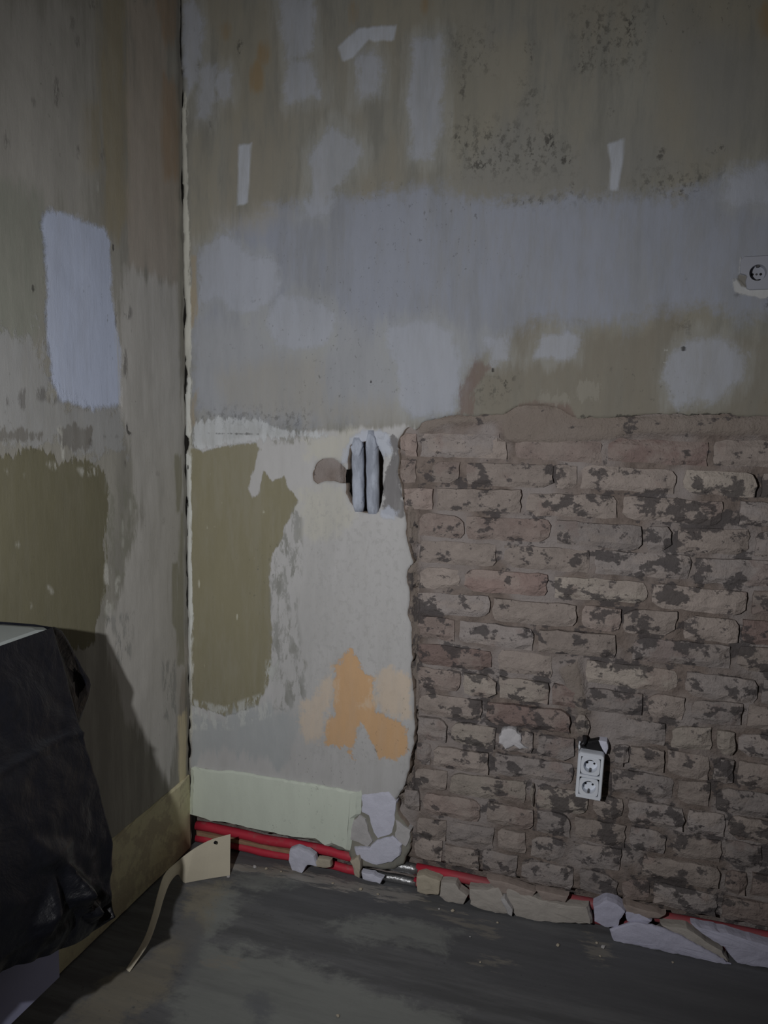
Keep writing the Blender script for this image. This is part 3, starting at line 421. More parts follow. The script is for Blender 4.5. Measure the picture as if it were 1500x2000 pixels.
# ================================================================== THE LEFT WALL
U, V, Q, nu, nv = grid(-2.8, .036, -.01, 3.0, .009)
X = .0025*vnoise(U*3, V*3, 41, 3)+.0012*vnoise(U*14, V*14, 42, 3)-.006*np.exp(-np.abs(U)/.012)*(.5+.5*vnoise(U, V*20, 44, 3))
lm = fmesh('wall_left', np.stack([X, U, V], 1), Q[:, ::-1])
L = lambda c, q: alb(c, q, 'l')
LL = [
 ('brown_band', [[(192, -20), (245, -20), (250, 200), (252, 420), (225, 470), (200, 440), (195, 200)], [(160, 200), (195, 200), (195, 330), (165, 330)]], L((68, 63, 52), (222, 250)), .02, .02, .85, 'streak', 0),
 ('warm_strip', [[(248, 0), (310, 0), (345, 300), (350, 500), (340, 560), (250, 520)], [(340, 1250), (366, 1250), (366, 1480), (350, 1480)]], L((80, 74, 68), (285, 330)), .02, .02, .7, 'streak', 0),
 ('rust', [[(300, -10), (345, -10), (345, 70), (325, 90)], [(316, 140), (345, 170), (350, 250), (350, 345), (322, 350), (315, 250)], ell(320, 50, 5, 24)], L((66, 55, 44), (335, 290)), .02, .012, .7, 'streak', 0),
 ('grey_top', [[(-40, 0), (170, 0), (180, 200), (160, 420), (60, 400), (-40, 330)]], L((79, 77, 74), (100, 180)), .04, .04, .6, 'streak', 0),
 ('green_grey', [[(-40, 330), (75, 380), (85, 480), (85, 640), (40, 680), (-40, 640)]], L((88, 89, 82), (40, 480)), .03, .03, .8, 'streak', 0),
 ('pale_low', [[(-40, 650), (60, 640), (90, 700), (110, 780), (230, 800), (245, 850), (250, 890), (150, 890), (110, 860), (70, 870), (-40, 850)]], L((112, 112, 112), (60, 740)), .014, .035, .85, 'blot', .3),
 ('blue_putty', [[(84, 425), (97, 408), (200, 444), (214, 470), (216, 560), (228, 640), (240, 690), (236, 790), (180, 800), (120, 782), (98, 740), (90, 600)]], L((113, 118, 131), (160, 600)), .009, .008, 1, 'blot', .8),
 ('grey_lower', [[(245, 520), (345, 560), (360, 850), (362, 1300), (330, 1530), (250, 1400), (200, 1240), (240, 1130), (275, 1010), (255, 880), (236, 800)]], L((99, 97, 94), (310, 1000)), .016, .02, .9, 'streak', 0),
 ('taupe', [[(-40, 830), (30, 838), (85, 848), (78, 860), (-40, 862)], [(112, 842), (140, 828), (182, 838), (178, 865), (160, 880), (120, 870)]], L((86, 83, 78), (40, 845)), .005, .012, .85, 'fine', 0),
 ('olive', [[(-40, 892), (20, 890), (55, 875), (100, 885), (120, 905), (150, 895), (190, 910), (205, 920), (212, 950), (206, 1040), (205, 1100), (205, 1160), (195, 1200), (180, 1260), (-40, 1300)]], L((77, 74, 60), (100, 1050)), .004, .012, 1, 'fine', .5),
 ('hole_marks', [ell(64, 563, 3, 9), ell(252, 846, 4, 4), [(246, 828), (249, 828), (250, 845), (247, 845)], ell(220, 483, 2.5, 8)], L((26, 25, 24), (64, 563)), .002, .001, .9, 'fine', -1),
 ('olive_scraped', [[(206, 930), (235, 940), (262, 960), (272, 1000), (264, 1060), (245, 1120), (228, 1180), (205, 1230), (196, 1200), (208, 1120), (207, 1020)]], L((80, 79, 72), (240, 1010)), .012, .012, .9, 'flake', 0),
 ('pale_bits', [[(92, 905), (110, 898), (118, 910), (105, 918), (92, 908)], [(150, 915), (192, 912), (190, 928), (160, 930)], [(118, 830), (130, 880), (136, 915), (122, 900), (108, 870), (100, 840)], ell(98, 1152, 3, 9, rot=-.6), ell(34, 1064, 2.5, 5), ell(58, 1184, 3, 5), ell(12, 922, 2, 6), ell(50, 928, 2, 4), ell(255, 990, 2.5, 16), ell(228, 1032, 2, 10), ell(240, 1060, 2, 10), ell(215, 1068, 2, 8), ell(210, 1120, 8, 24), ell(225, 1150, 6, 26, rot=.3), ell(212, 1185, 8, 20), ell(240, 1030, 1.5, 14), ell(190, 363, 1.5, 12)], L((112, 111, 106), (220, 1130)), .008, .005, .9, 'flake', 0),
 ('scratches', [[(200, 1205), (262, 1195), (255, 1290), (225, 1300)], [(315, 1290), (345, 1290), (345, 1420), (318, 1400)]], L((76, 76, 74), (230, 1240)), .01, .01, .7, 'flake', -.3),
 ('olive_edge', [[(342, 890), (355, 890), (354, 1000), (345, 1000)], [(336, 1100), (350, 1095), (346, 1230), (334, 1220)], [(345, 1230), (352, 1000), (360, 1000), (360, 1300), (348, 1300)]], L((70, 68, 58), (345, 960)), .008, .01, .8, 'streak', 0),
 ('brown_low', [[(348, 1400), (366, 1380), (366, 1520), (352, 1530)]], L((100, 92, 72), (358, 1450)), .01, .01, .6, 'streak', 0),
 ('dark_marks', [ell(110, 180, 6, 30), ell(153, 82, 6, 12), ell(141, 42, 5, 18), ell(182, 8, 8, 16), ell(14, 275, 5, 22), ell(42, 235, 3, 6), ell(64, 200, 4, 8), ell(65, 563, 4, 10), ell(80, 770, 12, 14), ell(45, 780, 10, 22), ell(8, 790, 8, 18), ell(220, 480, 3, 8), ell(250, 610, 8, 14), ell(245, 710, 5, 30), ell(253, 846, 5, 5), ell(176, 865, 4, 12), ell(247, 835, 2, 12), ell(243, 905, 4, 8), ell(318, 1015, 3, 8), ell(308, 925, 3, 4), ell(198, 300, 4, 12), ell(152, 300, 4, 14), ell(85, 560, 5, 20), ell(85, 660, 5, 12), ell(102, 780, 10, 10), ell(227, 625, 6, 14)] + [box4(193, 851, 230, 853.5)], L((48, 46, 44), (110, 180)), .007, .008, .75, 'flake', -.6),
]
for (nm, polys, *_r) in LL: fattr(lm, nm, sdf(U, V, [lyz(p) for p in polys]))
fattr(lm, 'crack_shade', U-.006-.012*vnoise(V*14, V*0+.3, 77, 3))  # shade of the corner gap, painted as a dark layer on its inside
left_mat = layered('left_wall_plaster', L((82, 80, 75), (120, 350)), [(n_, c, s_, a_, st, k, rs) for (n_, _p, c, s_, a_, st, k, rs) in LL]+[('crack_shade', (.012, .011, .010), .0015, .0, 1, 'fine', 0)], (1, 1, .13), speck=.02, varamt=.13)
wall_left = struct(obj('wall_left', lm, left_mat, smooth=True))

# ================================================================== FLOOR
U, V, Q, nu, nv = grid(-.05, 2.6, -2.8, .06, .015)
fm = fmesh('floor', np.stack([U, V, .0015*vnoise(U*4, V*4, 51, 3)-.0015], 1), Q)
F_ = lambda c, q: alb(c, q, 'f')
FL = [('dark_edge', [[(440, 1715), (700, 1740), (1000, 1800), (1200, 1850), (1560, 1910), (1560, 2060), (900, 1900), (700, 1800), (480, 1770)]], F_((50, 50, 52), (800, 1800)), .05, .02, .75, 'blot', 0),
 ('paint_sweep', [[(380, 1830), (470, 1850), (640, 1890), (760, 1960), (820, 2100), (300, 2100), (330, 1990)], [(460, 1700), (560, 1700), (600, 1720), (500, 1740)], [(600, 1925), (720, 1935), (900, 1980), (900, 2060), (700, 2030)], [(370, 1760), (440, 1730), (480, 1760), (420, 1830), (380, 1850)], [(640, 1800), (760, 1790), (900, 1820), (860, 1850), (700, 1840)]], F_((76, 77, 75), (480, 1890)), .03, .03, .9, 'blot', 0),
 ('ochre_dust', [[(260, 1880), (330, 1850), (370, 1730), (440, 1720), (380, 1850), (330, 1920), (200, 2050), (60, 2050)]], F_((74, 70, 62), (330, 1880)), .03, .03, .8, 'blot', 0),
 ('grey_swipe', [[(330, 1800), (380, 1780), (400, 1830), (372, 1900), (350, 1920), (355, 1850)], ell(505, 1965, 22, 34)], F_((54, 55, 58), (365, 1820)), .02, .02, .7, 'blot', 0),
 ('mortar_spill', [[(452, 1688), (560, 1698), (640, 1712), (700, 1722), (830, 1748), (800, 1766), (740, 1752), (700, 1742), (600, 1722), (520, 1706), (452, 1700)]], F_((86, 83, 80), (640, 1720)), .012, .02, .9, 'fine', .6),
 ('plaster_dust', [[(820, 1760), (900, 1790), (980, 1810), (960, 1830), (860, 1790)], [(1150, 1830), (1190, 1850), (1180, 1880), (1150, 1860)], ell(430, 1880, 30, 4), ell(960, 1880, 40, 4), ell(540, 1700, 60, 8)], F_((74, 71, 66), (850, 1780)), .015, .03, .7, 'fine', 0)]
for (nm, polys, *_r) in FL: fattr(fm, nm, sdf(U, V, [fxy(p) for p in polys], .15))
floor_mat = layered('worn_grey_floor', F_((58, 58, 59), (650, 1900)), [(n_, c, s_, a_, st, k, rs) for (n_, _p, c, s_, a_, st, k, rs) in FL], (.12, 1, 1), speck=.03, varamt=.2)
floor = struct(obj('floor', fm, floor_mat, smooth=True))

# ================================================================== SKIRTING
skirt_mat = layered('pale_green_skirting_paint', A((124, 128, 120), (520, 1560)), [], (1, 1, .3), speck=.05, varamt=.03)
sk = bxz([(371, 1502), (378, 1498), (392, 1503), (430, 1508), (445, 1506), (560, 1526), (620, 1535), (700, 1550), (705, 1547), (703, 1592), (690, 1600), (686, 1640), (683, 1663), (655, 1650), (640, 1655), (620, 1640), (580, 1638), (556, 1634), (527, 1627), (480, 1618), (430, 1606), (405, 1604), (368, 1592)], -.010)
bb = struct(obj('baseboard_back', slab(sk, -.010, .012, BACK, 'baseboard_back', 3, .0014, 0, .012), skirt_mat))
n = N('yellowed_skirting_paint'); sx = n.new('ShaderNodeSeparateXYZ'); n.link(n.coords(), sx.inputs[0]); f = n.noise(9, 6, .65); g = n.noise(40, 5, .65)
c = n.mix(f, L((74, 70, 55), (352, 1560)), L((88, 84, 69), (352, 1560)))
c = n.mix(n.math('MULTIPLY', n.step(n.math('ADD', f, n.math('MULTIPLY', g, .4)), .66, .8), .6), c, L((62, 56, 47), (352, 1560))); n.bump(g, .0015); lsk_mat = n.done(c, .85, .15)
zt = lyz([(345, 1535)])[0][1]
lsk = [(-2.75, 0), (-.002, 0), (-.002, zt+.004), (-.25, zt), (-.5, zt-.002), (-1.2, zt), (-2.75, zt)]
bl = struct(obj('baseboard_left', slab(lsk, .009, -.01, LEFT, 'baseboard_left', 4, .0012, 0, .02), lsk_mat))

# ================================================================== PIPES ALONG THE FLOOR
n = N('red_pipe_paint'); f = n.noise(30, 5, .6, (.3, 1, 1)); RED = A((108, 25, 36), (560, 1650))
c = n.mix(f, tuple(x*.75 for x in RED), tuple(x*1.2 for x in RED)); c = n.mix(n.math('MULTIPLY', n.step(n.noise(26, 6, .75, (.6, 1, 1), (3, 3, 3)), .52, .66), .45), c, A((84, 60, 58), (560, 1650)))
sx = n.new('ShaderNodeSeparateXYZ'); n.link(n.coords(), sx.inputs[0]); c = n.mix(n.math('MULTIPLY', n.step(sx.outputs[0], .80, 1.0), n.math('ADD', .25, n.math('MULTIPLY', n.noise(18, 5, .7, (.5, 1, 1), (1, 9, 1)), .6))), c, A((62, 46, 46), (560, 1650)))
n.bump(f, .001); red_mat = n.done(c, .55, .35)
foil_mat = simple('bare_grey_metal', (.42, .43, .45), .32, .4, 70, .003, metal=.85)
def pipe_z(px, y): return hit(px, 1, y)[2]
def floor_pipe(z_, y_, r, label, joint):
    root = empty('heating_pipe', (0.0, y_, z_), label, 'pipe', 'red pipes along the wall base')
    for a, b in joint: under(obj('pipe_run', tube([(a+(b-a)*k/12, y_+.002*math.sin(k*2.1), z_+.0025*math.sin(a*3+k*.9)) for k in range(13)], r, 14, True, 'pipe_run', .04, 2), red_mat, smooth=True), root)
    return root
zu = .0605; up_ = floor_pipe(zu, .032, .0155, 'upper red pipe running along the foot of the wall below the skirting', [(.006, .60), (.778, 2.5)])
zl = .0165; lw_ = floor_pipe(zl, .031, .0135, 'lower red pipe near the floor beneath the other red pipe', [(.006, .60), (.772, 2.5)])
o = under(obj('metal_sleeve', tube([(.575+.21*k/10, .030, zu-.001+.001*math.sin(k*1.7)) for k in range(11)], [.012, .0155, .0155, .0165, .016, .0165, .0155, .017, .0165, .017, .016], 14, True, 'metal_sleeve', .09, 3), foil_mat, smooth=True), up_); o['label'] = 'bare grey metal stretch of the red pipe'
o = under(obj('metal_sleeve', tube([(.585+.195*k/8, .029, zl+.001*math.sin(k*1.3)) for k in range(9)], .0135, 14, True, 'metal_sleeve', .1, 4), foil_mat, smooth=True), lw_); o['label'] = 'bare grey metal stretch'
tan_mat = simple('tan_filler', A((86, 68, 54), (520, 1660)), .9, .3, 40, .002)
ts = [(.004, .0315), (.12, .032), (.30, .031), (.37, .032), (.37, .0435), (.2, .0445), (.004, .044)]
tag(obj('filler_strip', slab(ts, .020, .05, BACK, 'filler_strip', 9, .0006, .001, .02), tan_mat), 'tan filler strip wedged between the two red pipes', 'strip')

# ================================================================== BROKEN PLASTER AT THE WALL'S FOOT
def frag_mat(name, c, q, var=.16): return simple(name, A(c, q), .93, var, 26, .004)
fw = frag_mat('white_fragment', (120, 120, 129), (740, 1640)); fg = frag_mat('grey_fragment', (106, 104, 104), (760, 1660)); ft = frag_mat('tan_fragment', (100, 94, 84), (850, 1730)); fd = frag_mat('lilac_fragment', (88, 87, 96), (1280, 1840)); fm_ = frag_mat('mortar_clod', (84, 76, 72), (1000, 1740), .3); fb = frag_mat('beige_fragment', (92, 88, 84), (1000, 1770))
FR = [('plaster_fragment', [(705, 1551), (760, 1545), (776, 1565), (772, 1600), (767, 1629), (737, 1640), (727, 1622), (719, 1592), (706, 1586)], .000, .03, fw, 'white plaster fragment directly right of the skirting end'),
 ('plaster_fragment', [(690, 1602), (702, 1591), (714, 1599), (720, 1624), (729, 1645), (718, 1655), (700, 1645), (678, 1640)], -.004, .03, fg, 'cracked grey plaster fragment hanging from the skirting corner'),
 ('plaster_fragment', [(690, 1655), (720, 1656), (735, 1643), (766, 1634), (784, 1650), (782, 1672), (765, 1684), (735, 1690), (712, 1682), (694, 1670)], -.008, .006, fw, 'broad white plaster fragment just above the bare metal pipe'),
 ('plaster_fragment', [(772, 1600), (784, 1608), (802, 1622), (800, 1642), (792, 1655), (782, 1648), (770, 1632), (774, 1614)], -.002, .03, fg, 'small grey plaster fragment against the lowest left bricks'),
 ('plaster_fragment', [(565, 1660), (580, 1656), (600, 1662), (614, 1672), (620, 1692), (600, 1690), (590, 1706), (570, 1700), (562, 1680)], -.022, .0, fw, 'white plaster lump stuck across the lower red pipe'),
 ('plaster_fragment', [(620, 1676), (645, 1680), (646, 1694), (630, 1696), (612, 1692)], -.018, .0, ft, 'flat beige flake beside the white lump on the pipes'),
 ('plaster_fragment', [(684, 1682), (700, 1674), (704, 1690), (702, 1716), (692, 1712), (690, 1698)], -.022, .0, ft, 'upright tan splinter at the end of the red pipes'),
 ('plaster_fragment', [(706, 1704), (728, 1708), (748, 1716), (744, 1726), (722, 1722), (708, 1716)], -.024, -.002, fw, 'pale mortar clod below the bare metal pipe'),
 ('plaster_fragment', [(812, 1712), (828, 1708), (860, 1720), (858, 1748), (832, 1748), (813, 1742)], -.016, .03, ft, 'square tan plaster block below the red pipe'),
 ('plaster_fragment', [(860, 1722), (890, 1726), (898, 1738), (915, 1750), (905, 1768), (870, 1760), (858, 1750)], -.014, .03, fb, 'beige plaster remnant right of the square tan block'),
 ('plaster_fragment', [(914, 1734), (950, 1738), (975, 1732), (985, 1752), (992, 1786), (968, 1790), (940, 1780), (918, 1766)], -.016, .03, fb, 'broken beige skirting plaster with a pointed right edge'),
 ('plaster_fragment', [(985, 1732), (1020, 1742), (1060, 1758), (1110, 1768), (1150, 1772), (1158, 1806), (1110, 1804), (1050, 1800), (1005, 1790), (990, 1768)], -.014, .03, fb, 'long grey-beige strip of plaster left below the red pipe'),
 ('mortar_clod', [(950, 1716), (985, 1722), (1020, 1732), (1048, 1744), (1040, 1756), (1005, 1750), (970, 1742)], -.014, .02, fm_, 'brown mortar clod sitting on the red pipe under the bricks'),
 ('mortar_clod', [(1046, 1738), (1080, 1744), (1110, 1752), (1105, 1762), (1060, 1758)], -.010, .02, fm_, 'narrow brown mortar clod along the top of the red pipe'),
 ('mortar_clod', [(1215, 1764), (1255, 1776), (1300, 1788), (1290, 1796), (1240, 1790), (1218, 1782)], -.012, .02, fm_, 'grey-brown mortar clod on the pipe beside the lilac lump'),
 ('plaster_fragment', [(978, 1756), (986, 1754), (1002, 1780), (1000, 1790), (992, 1786)], -.030, -.008, fg, 'pale splinter leaning on the broken skirting plaster'),
 ('plaster_fragment', [(1158, 1772), (1185, 1756), (1205, 1764), (1222, 1780), (1212, 1798), (1206, 1812), (1180, 1812), (1160, 1800)], -.024, .03, fd, 'pale lilac plaster lump standing proud at the wall foot'),
 ('plaster_fragment', [(1218, 1780), (1250, 1784), (1275, 1800), (1262, 1808), (1225, 1800)], -.014, .03, fd, 'thin pale plaster tongue right of the lilac lump'),
 ('plaster_fragment', [(1190, 1816), (1240, 1802), (1290, 1812), (1340, 1835), (1400, 1868), (1428, 1886), (1380, 1882), (1300, 1868), (1230, 1852), (1198, 1842)], -.030, -.0215, fd, 'long flat lilac plaster slab slipped down onto the floor'),
 ('plaster_fragment', [(1290, 1806), (1340, 1812), (1380, 1838), (1412, 1858), (1424, 1880), (1380, 1864), (1330, 1836)], -.016, .03, fb, 'rough beige plaster wedge behind the lilac slab'),
 ('plaster_fragment', [(1350, 1808), (1420, 1822), (1500, 1846), (1640, 1870), (1640, 1925), (1500, 1892), (1436, 1886), (1412, 1850), (1380, 1832)], -.018, .03, fd, 'wide pale plaster remnant of skirting continuing past the slab')]
for i, (nm, px, f_, b_, mt, lab) in enumerate(FR):
    P = bxz(px, f_); P[:, 1] = np.maximum(P[:, 1], .0005)
    if P[:, 1].min() < .09: b_ = min(b_, .0165)
    tag(obj(nm, slab(P, f_, b_, BACK, nm, 60+i, .0018, .0012 if i < 4 else .0022, .010), mt), lab, 'plaster piece')
def pebble(name, c, r, mat, seed, lab, cat, grp, flat=.6):
    rr = random.Random(seed); bm = bmesh.new(); bmesh.ops.create_icosphere(bm, subdivisions=1, radius=r)
    for v in bm.verts: v.co *= rr.uniform(.7, 1.2); v.co.z *= flat
    zmin = min(v.co.z for v in bm.verts)
    o = obj(name, bm_mesh(bm, name), mat); o.location = (c[0], c[1], -zmin-.001); o.rotation_euler = (0, 0, rr.uniform(0, 6)); return tag(o, lab, cat, grp)
crumbs = [(446, 1713, .006), (1090, 1847, .006), (1314, 1880, .004), (938, 1880, .003), (918, 1830, .003), (660, 1985, .005), (972, 1803, .004), (1166, 1842, .004), (1178, 1850, .007), (1172, 1868, .004), (520, 1698, .006), (549, 1703, .004), (498, 1694, .007), (650, 1726, .005), (704, 1738, .007), (738, 1748, .005), (858, 1776, .004), (884, 1780, .007)]
for i, (x, y, r) in enumerate(crumbs):
    p = hit((x, y), 2, 0); p[1] = min(p[1], -.02); pebble('plaster_crumb', p, r, ft if i % 4 else fg, 100+i, 'small plaster crumb lying on the grey floor', 'crumb', 'plaster crumbs on the floor')

# ================================================================== PIPES IN THE WALL OPENING
n = N('plaster_smeared_pipe'); f = n.noise(22, 6, .65, (1, 1, .35)); c = n.mix(n.step(f, .38, .62), A((112, 116, 126), (700, 920)), A((140, 145, 156), (700, 920)))
c = n.mix(n.math('MULTIPLY', n.step(n.noise(34, 4, .7, (1, 1, .6), (5, 1, 1)), .60, .68), .6), c, A((84, 88, 98), (700, 920))); n.bump(f, .003); vp_mat = n.done(c, .85, .15)
for (xc, yt, yb, rp, lab) in [(697, 854, 1000, .0185, 'grey plaster-smeared pipe in the wall opening on the side of the brown hollow'), (725.5, 840, 1004, .0195, 'grey plaster-smeared pipe in the wall opening on the side of the bricks')]:
    a, b = hit((xc-1, yt), 1, .0), hit((xc+1, yb), 1, .0); P = [(a[0]+(b[0]-a[0])*k/14, .0125+.001*math.sin(k*1.1), a[2]+(b[2]-a[2])*k/14) for k in range(15)]
    rr = [rp*(.8 if k in (0, 14) else .95 if k in (1, 13) else 1)*(1+.03*math.sin(k*1.7+xc)) for k in range(15)]
    root = empty('wall_pipe', (a[0], .0125, b[2]), lab, 'pipe', 'pipes in the wall opening')
    under(obj('pipe_run', tube(P, rr, 18, True, 'pipe_run', .05, int(xc)), vp_mat, smooth=True), root)
    q = hit((xc, yt+24), 1, .0)
    under(obj('plaster_smear', slab([(q[0]+.017*math.cos(w)*(1+.15*math.sin(3*w+xc)), q[2]+.030*math.sin(w)*(1+.2*math.sin(2*w+xc))) for w in [k*math.pi/9 for k in range(18)]], -.005, .018, BACK, 'plaster_smear', int(xc), .002, .0025, .008), vp_mat, smooth=True), root)

# ================================================================== SOCKETS
n = N('socket_plastic'); f = n.noise(14, 3); c = n.mix(f, A((134, 137, 145), (1150, 1500)), A((144, 146, 154), (1150, 1500))); sock_mat = n.done(c, .4, .35)
pin_mat = simple('dark_pin_hole', (.015, .015, .017), .8, .2, 30, 0); clip_mat = simple('earth_clip_metal', (.10, .10, .10), .45, .2, 60, 0, metal=.6)
def rrect(w, h, r, k=6):
    P = []
    for cx, cy, a0 in ((w/2-r, h/2-r, 0), (-w/2+r, h/2-r, 90), (-w/2+r, -h/2+r, 180), (w/2-r, -h/2+r, 270)):
        for i in range(k+1): t = math.radians(a0+90*i/k); P.append((cx+r*math.cos(t), cy+r*math.sin(t)))
    return P
def loft(rings, close_last=True, name='loft', close_first=True):
    """rings of (x, z) outlines with a y each, all the same length"""
    V, F = [], []; n_ = len(rings[0][0])
    for P, y in rings: V += [(p[0], y, p[1]) for p in P]
    for r in range(len(rings)-1):
        for k in range(n_): F.append([r*n_+k, r*n_+(k+1) % n_, (r+1)*n_+(k+1) % n_, (r+1)*n_+k])
    if close_first: F.append(list(range(n_))[::-1])
    if close_last: F.append(list(range((len(rings)-1)*n_, len(rings)*n_)))
    bm = bmesh.new(); vv = [bm.verts.new(v) for v in V]
    for f_ in F: bm.faces.new([vv[i] for i in f_])
    return bm_mesh(bm, name)
def circ(r, n_, cx=0, cz=0): return [(cx+r*math.cos(2*math.pi*k/n_), cz+r*math.sin(2*math.pi*k/n_)) for k in range(n_)]
def insert(root, cx, cz, y, s, rc, depth=.014, plate=True):
    """one schuko insert: square plate with a round cup, two pin holes and two earth clips"""
    n_ = 28; sq = []
    for k in range(n_):
        t = 2*math.pi*k/n_; m_ = (abs(math.cos(t))**6+abs(math.sin(t))**6)**(-1/6); sq.append((cx+s*m_*math.cos(t), cz+s*m_*math.sin(t)))
    sq2 = [(cx+(p[0]-cx)*.97, cz+(p[1]-cz)*.97) for p in sq]
    ins = under_local(obj('socket_insert', loft([(sq, y+.004), (sq, y-.0012), (sq2, y-.002), (circ(rc, n_, cx, cz), y-.002), (circ(rc*.97, n_, cx, cz), y+depth)], True, 'socket_insert', False), sock_mat), root)
    for s_ in (-1, 1):
        obj('pin_hole', loft([(circ(.0031, 12, cx+s_*.0095, cz), y+depth-.0004), (circ(.0031, 12, cx+s_*.0095, cz), y+depth+.004)], True, 'pin_hole'), pin_mat, ins)
        obj('earth_clip', loft([(rrect(.006, .004, .001, 1), y+.002), (rrect(.006, .004, .001, 1), y+depth)], True, 'earth_clip'), clip_mat, ins).location = (cx, 0, cz+s_*(rc-.0025))
    return ins
def under_local(o, root): o.parent = root; return o
cs = [hit(q, 1, -.033) for q in [(1130, 1467), (1181, 1477), (1174, 1565), (1122, 1556)]]; cc = sum(cs)/4; W, H = .0705, .132
ds = empty('double_socket', (cc[0], 0, cc[2]), 'white surface-mounted double wall socket hanging on the bare bricks', 'socket'); ds.rotation_euler = (0, math.radians(1.5), 0)
frame = [(rrect(W, H, .009), .02), (rrect(W, H, .009), -.028), (rrect(W*.985, H*.99, .009), -.033), (rrect(W*.93, H*.965, .008), -.036)]
def plate_with_holes(root):
    me = loft([(rrect(W, H, .009), .02), (rrect(W, H, .009), -.028), (rrect(W*.98, H*.988, .009), -.0335), (rrect(W*.93, H*.962, .008), -.036)], False, 'housing', False)
    o = under_local(obj('housing', me, sock_mat), root)
    # front rim around the two square insert openings
    hw, hh, s = W*.93/2, H*.962/2, .0262; bars = [(-hw, -hh, -s, hh), (s, -hh, hw, hh), (-s, hh-.0085, s, hh), (-s, -hh, s, -hh+.0085), (-s, -.0035, s, .0035)]
    V, F = [], []
    for (x0, z0, x1, z1) in bars:
        b = len(V); V += [(x0, -.036, z0), (x1, -.036, z0), (x1, -.036, z1), (x0, -.036, z1), (x0, -.024, z0), (x1, -.024, z0), (x1, -.024, z1), (x0, -.024, z1)]
        F += [[b, b+1, b+2, b+3], [b, b+4, b+5, b+1], [b+1, b+5, b+6, b+2], [b+2, b+6, b+7, b+3], [b+3, b+7, b+4, b]]
    under_local(obj('front_rim', mesh('front_rim', V, F), sock_mat), root)
plate_with_holes(ds)
for cz in (.0305, -.0305): insert(ds, 0, cz, -.0345, .0255, .0185, .021)
# broken-out hole and torn bits above the double socket
hb = bxz([(1138, 1440), (1160, 1434), (1185, 1440), (1192, 1456), (1186, 1476), (1138, 1470)], .0)
tag(obj('cable_stub', tube([(cc[0]-.022+.004*math.sin(k), .02-.045*math.sin(k/9*2.6), cc[2]+.064+.036*k/9) for k in range(10)], .006, 10, True, 'cable_stub', .1, 5), simple('black_cable', (.02, .02, .024), .45, .2, 50, .001, spec=.4), smooth=True), 'black cable stub entering the double socket from above', 'cable')
tag(obj('hole_plate', slab(bxz([(1141, 1448), (1170, 1444), (1186, 1470), (1182, 1474), (1140, 1466)], -.006), -.006, .012, BACK, 'hole_plate', 7, .001, .001, .02), simple('dark_hole_fill', (.012, .012, .014), .5, .2, 40, .001)), 'dark plate standing for the hole above the double socket', 'dark plate')  # plate coloured near black to stand for the shaded hole
tag(obj('plaster_fragment', slab(bxz([(1169, 1447), (1186, 1448), (1188, 1462), (1184, 1474), (1178, 1466)], -.010), -.010, .02, BACK, 'plaster_fragment', 8, .001, .002, .01), fw), 'small white plaster bit above the double socket', 'plaster piece')
tag(obj('cable_tie', tube([hit((1133, 1448), 1, -.012), hit((1131, 1458), 1, -.02), hit((1131, 1470), 1, -.022)], .003, 8, True, 'cable_tie'), sock_mat, smooth=True), 'thin white sliver standing on top of the double socket', 'cable tie')
# mortar dab on the bricks
tag(obj('plaster_splat', slab(bxz([(975, 1440), (982, 1424), (1000, 1420), (1012, 1430), (1020, 1450), (1030, 1462), (1018, 1466), (1005, 1456), (985, 1462), (972, 1452)], .002), .002, .03, BACK, 'plaster_splat', 21, .004, .004, .008), frag_mat('splat_plaster', (128, 126, 128), (995, 1440))), 'white plaster splat stuck on the bare bricks', 'plaster piece')
# single flush socket at the edge, its corner broken away
c2 = hit((1480, 533), 1, -.004); ss = empty('flush_socket', (c2[0], 0, c2[2]), 'white flush single wall socket with a broken lower corner in the plaster', 'socket')
sw = .040; outer = [(-sw, sw), (sw, sw), (sw, -sw), (-.021, -sw), (-.0265, -.018), (-.022, -.005), (-sw, -.003)]
def flat_ring(outer, rc, y0, y1, name):
    n_ = 36; O = []
    for k in range(n_):
        t = 2*math.pi*k/n_; d = np.array([math.cos(t), math.sin(t)]); best = None
        for i in range(len(outer)):
            a, b = np.array(outer[i]), np.array(outer[(i+1) % len(outer)]); e = b-a; det = d[0]*-e[1]+d[1]*e[0]
            if abs(det) < 1e-9: continue
            s_ = (a[0]*-e[1]+a[1]*e[0])/det; u_ = (d[0]*a[1]-d[1]*a[0])/det
            if s_ > 0 and -1e-6 <= u_ <= 1+1e-6 and (best is None or s_ < best): best = s_
        O.append(tuple(d*best))
    In = [(p[0]*.97, p[1]*.97) for p in O]; n2 = circ(rc, n_)
    return loft([(O, y0), (O, y1+.0015), (In, y1), (n2, y1), (circ(rc*.97, n_), .016)], True, name, False)
sm_ = simple('flush_socket_plastic', A((90, 91, 97), (1470, 520)), .45, .05, 20, 0, spec=.3)
plate = obj('cover_plate', flat_ring(outer, .0195, .004, -.008, 'cover_plate'), sm_, ss)
for s_ in (-1, 1):
    obj('pin_hole', loft([(circ(.0032, 12, s_*.0095, 0), .0155), (circ(.0032, 12, s_*.0095, 0), .019)], True, 'pin_hole'), pin_mat, ss)
    obj('earth_clip', loft([(rrect(.006, .004, .001, 1), -.002), (rrect(.006, .004, .001, 1), .012)], True, 'earth_clip'), clip_mat, ss).location = (0, 0, s_*.017)
obj('screw', loft([(circ(.0026, 12), .0152), (circ(.0026, 12), .017)], True, 'screw'), clip_mat, ss)

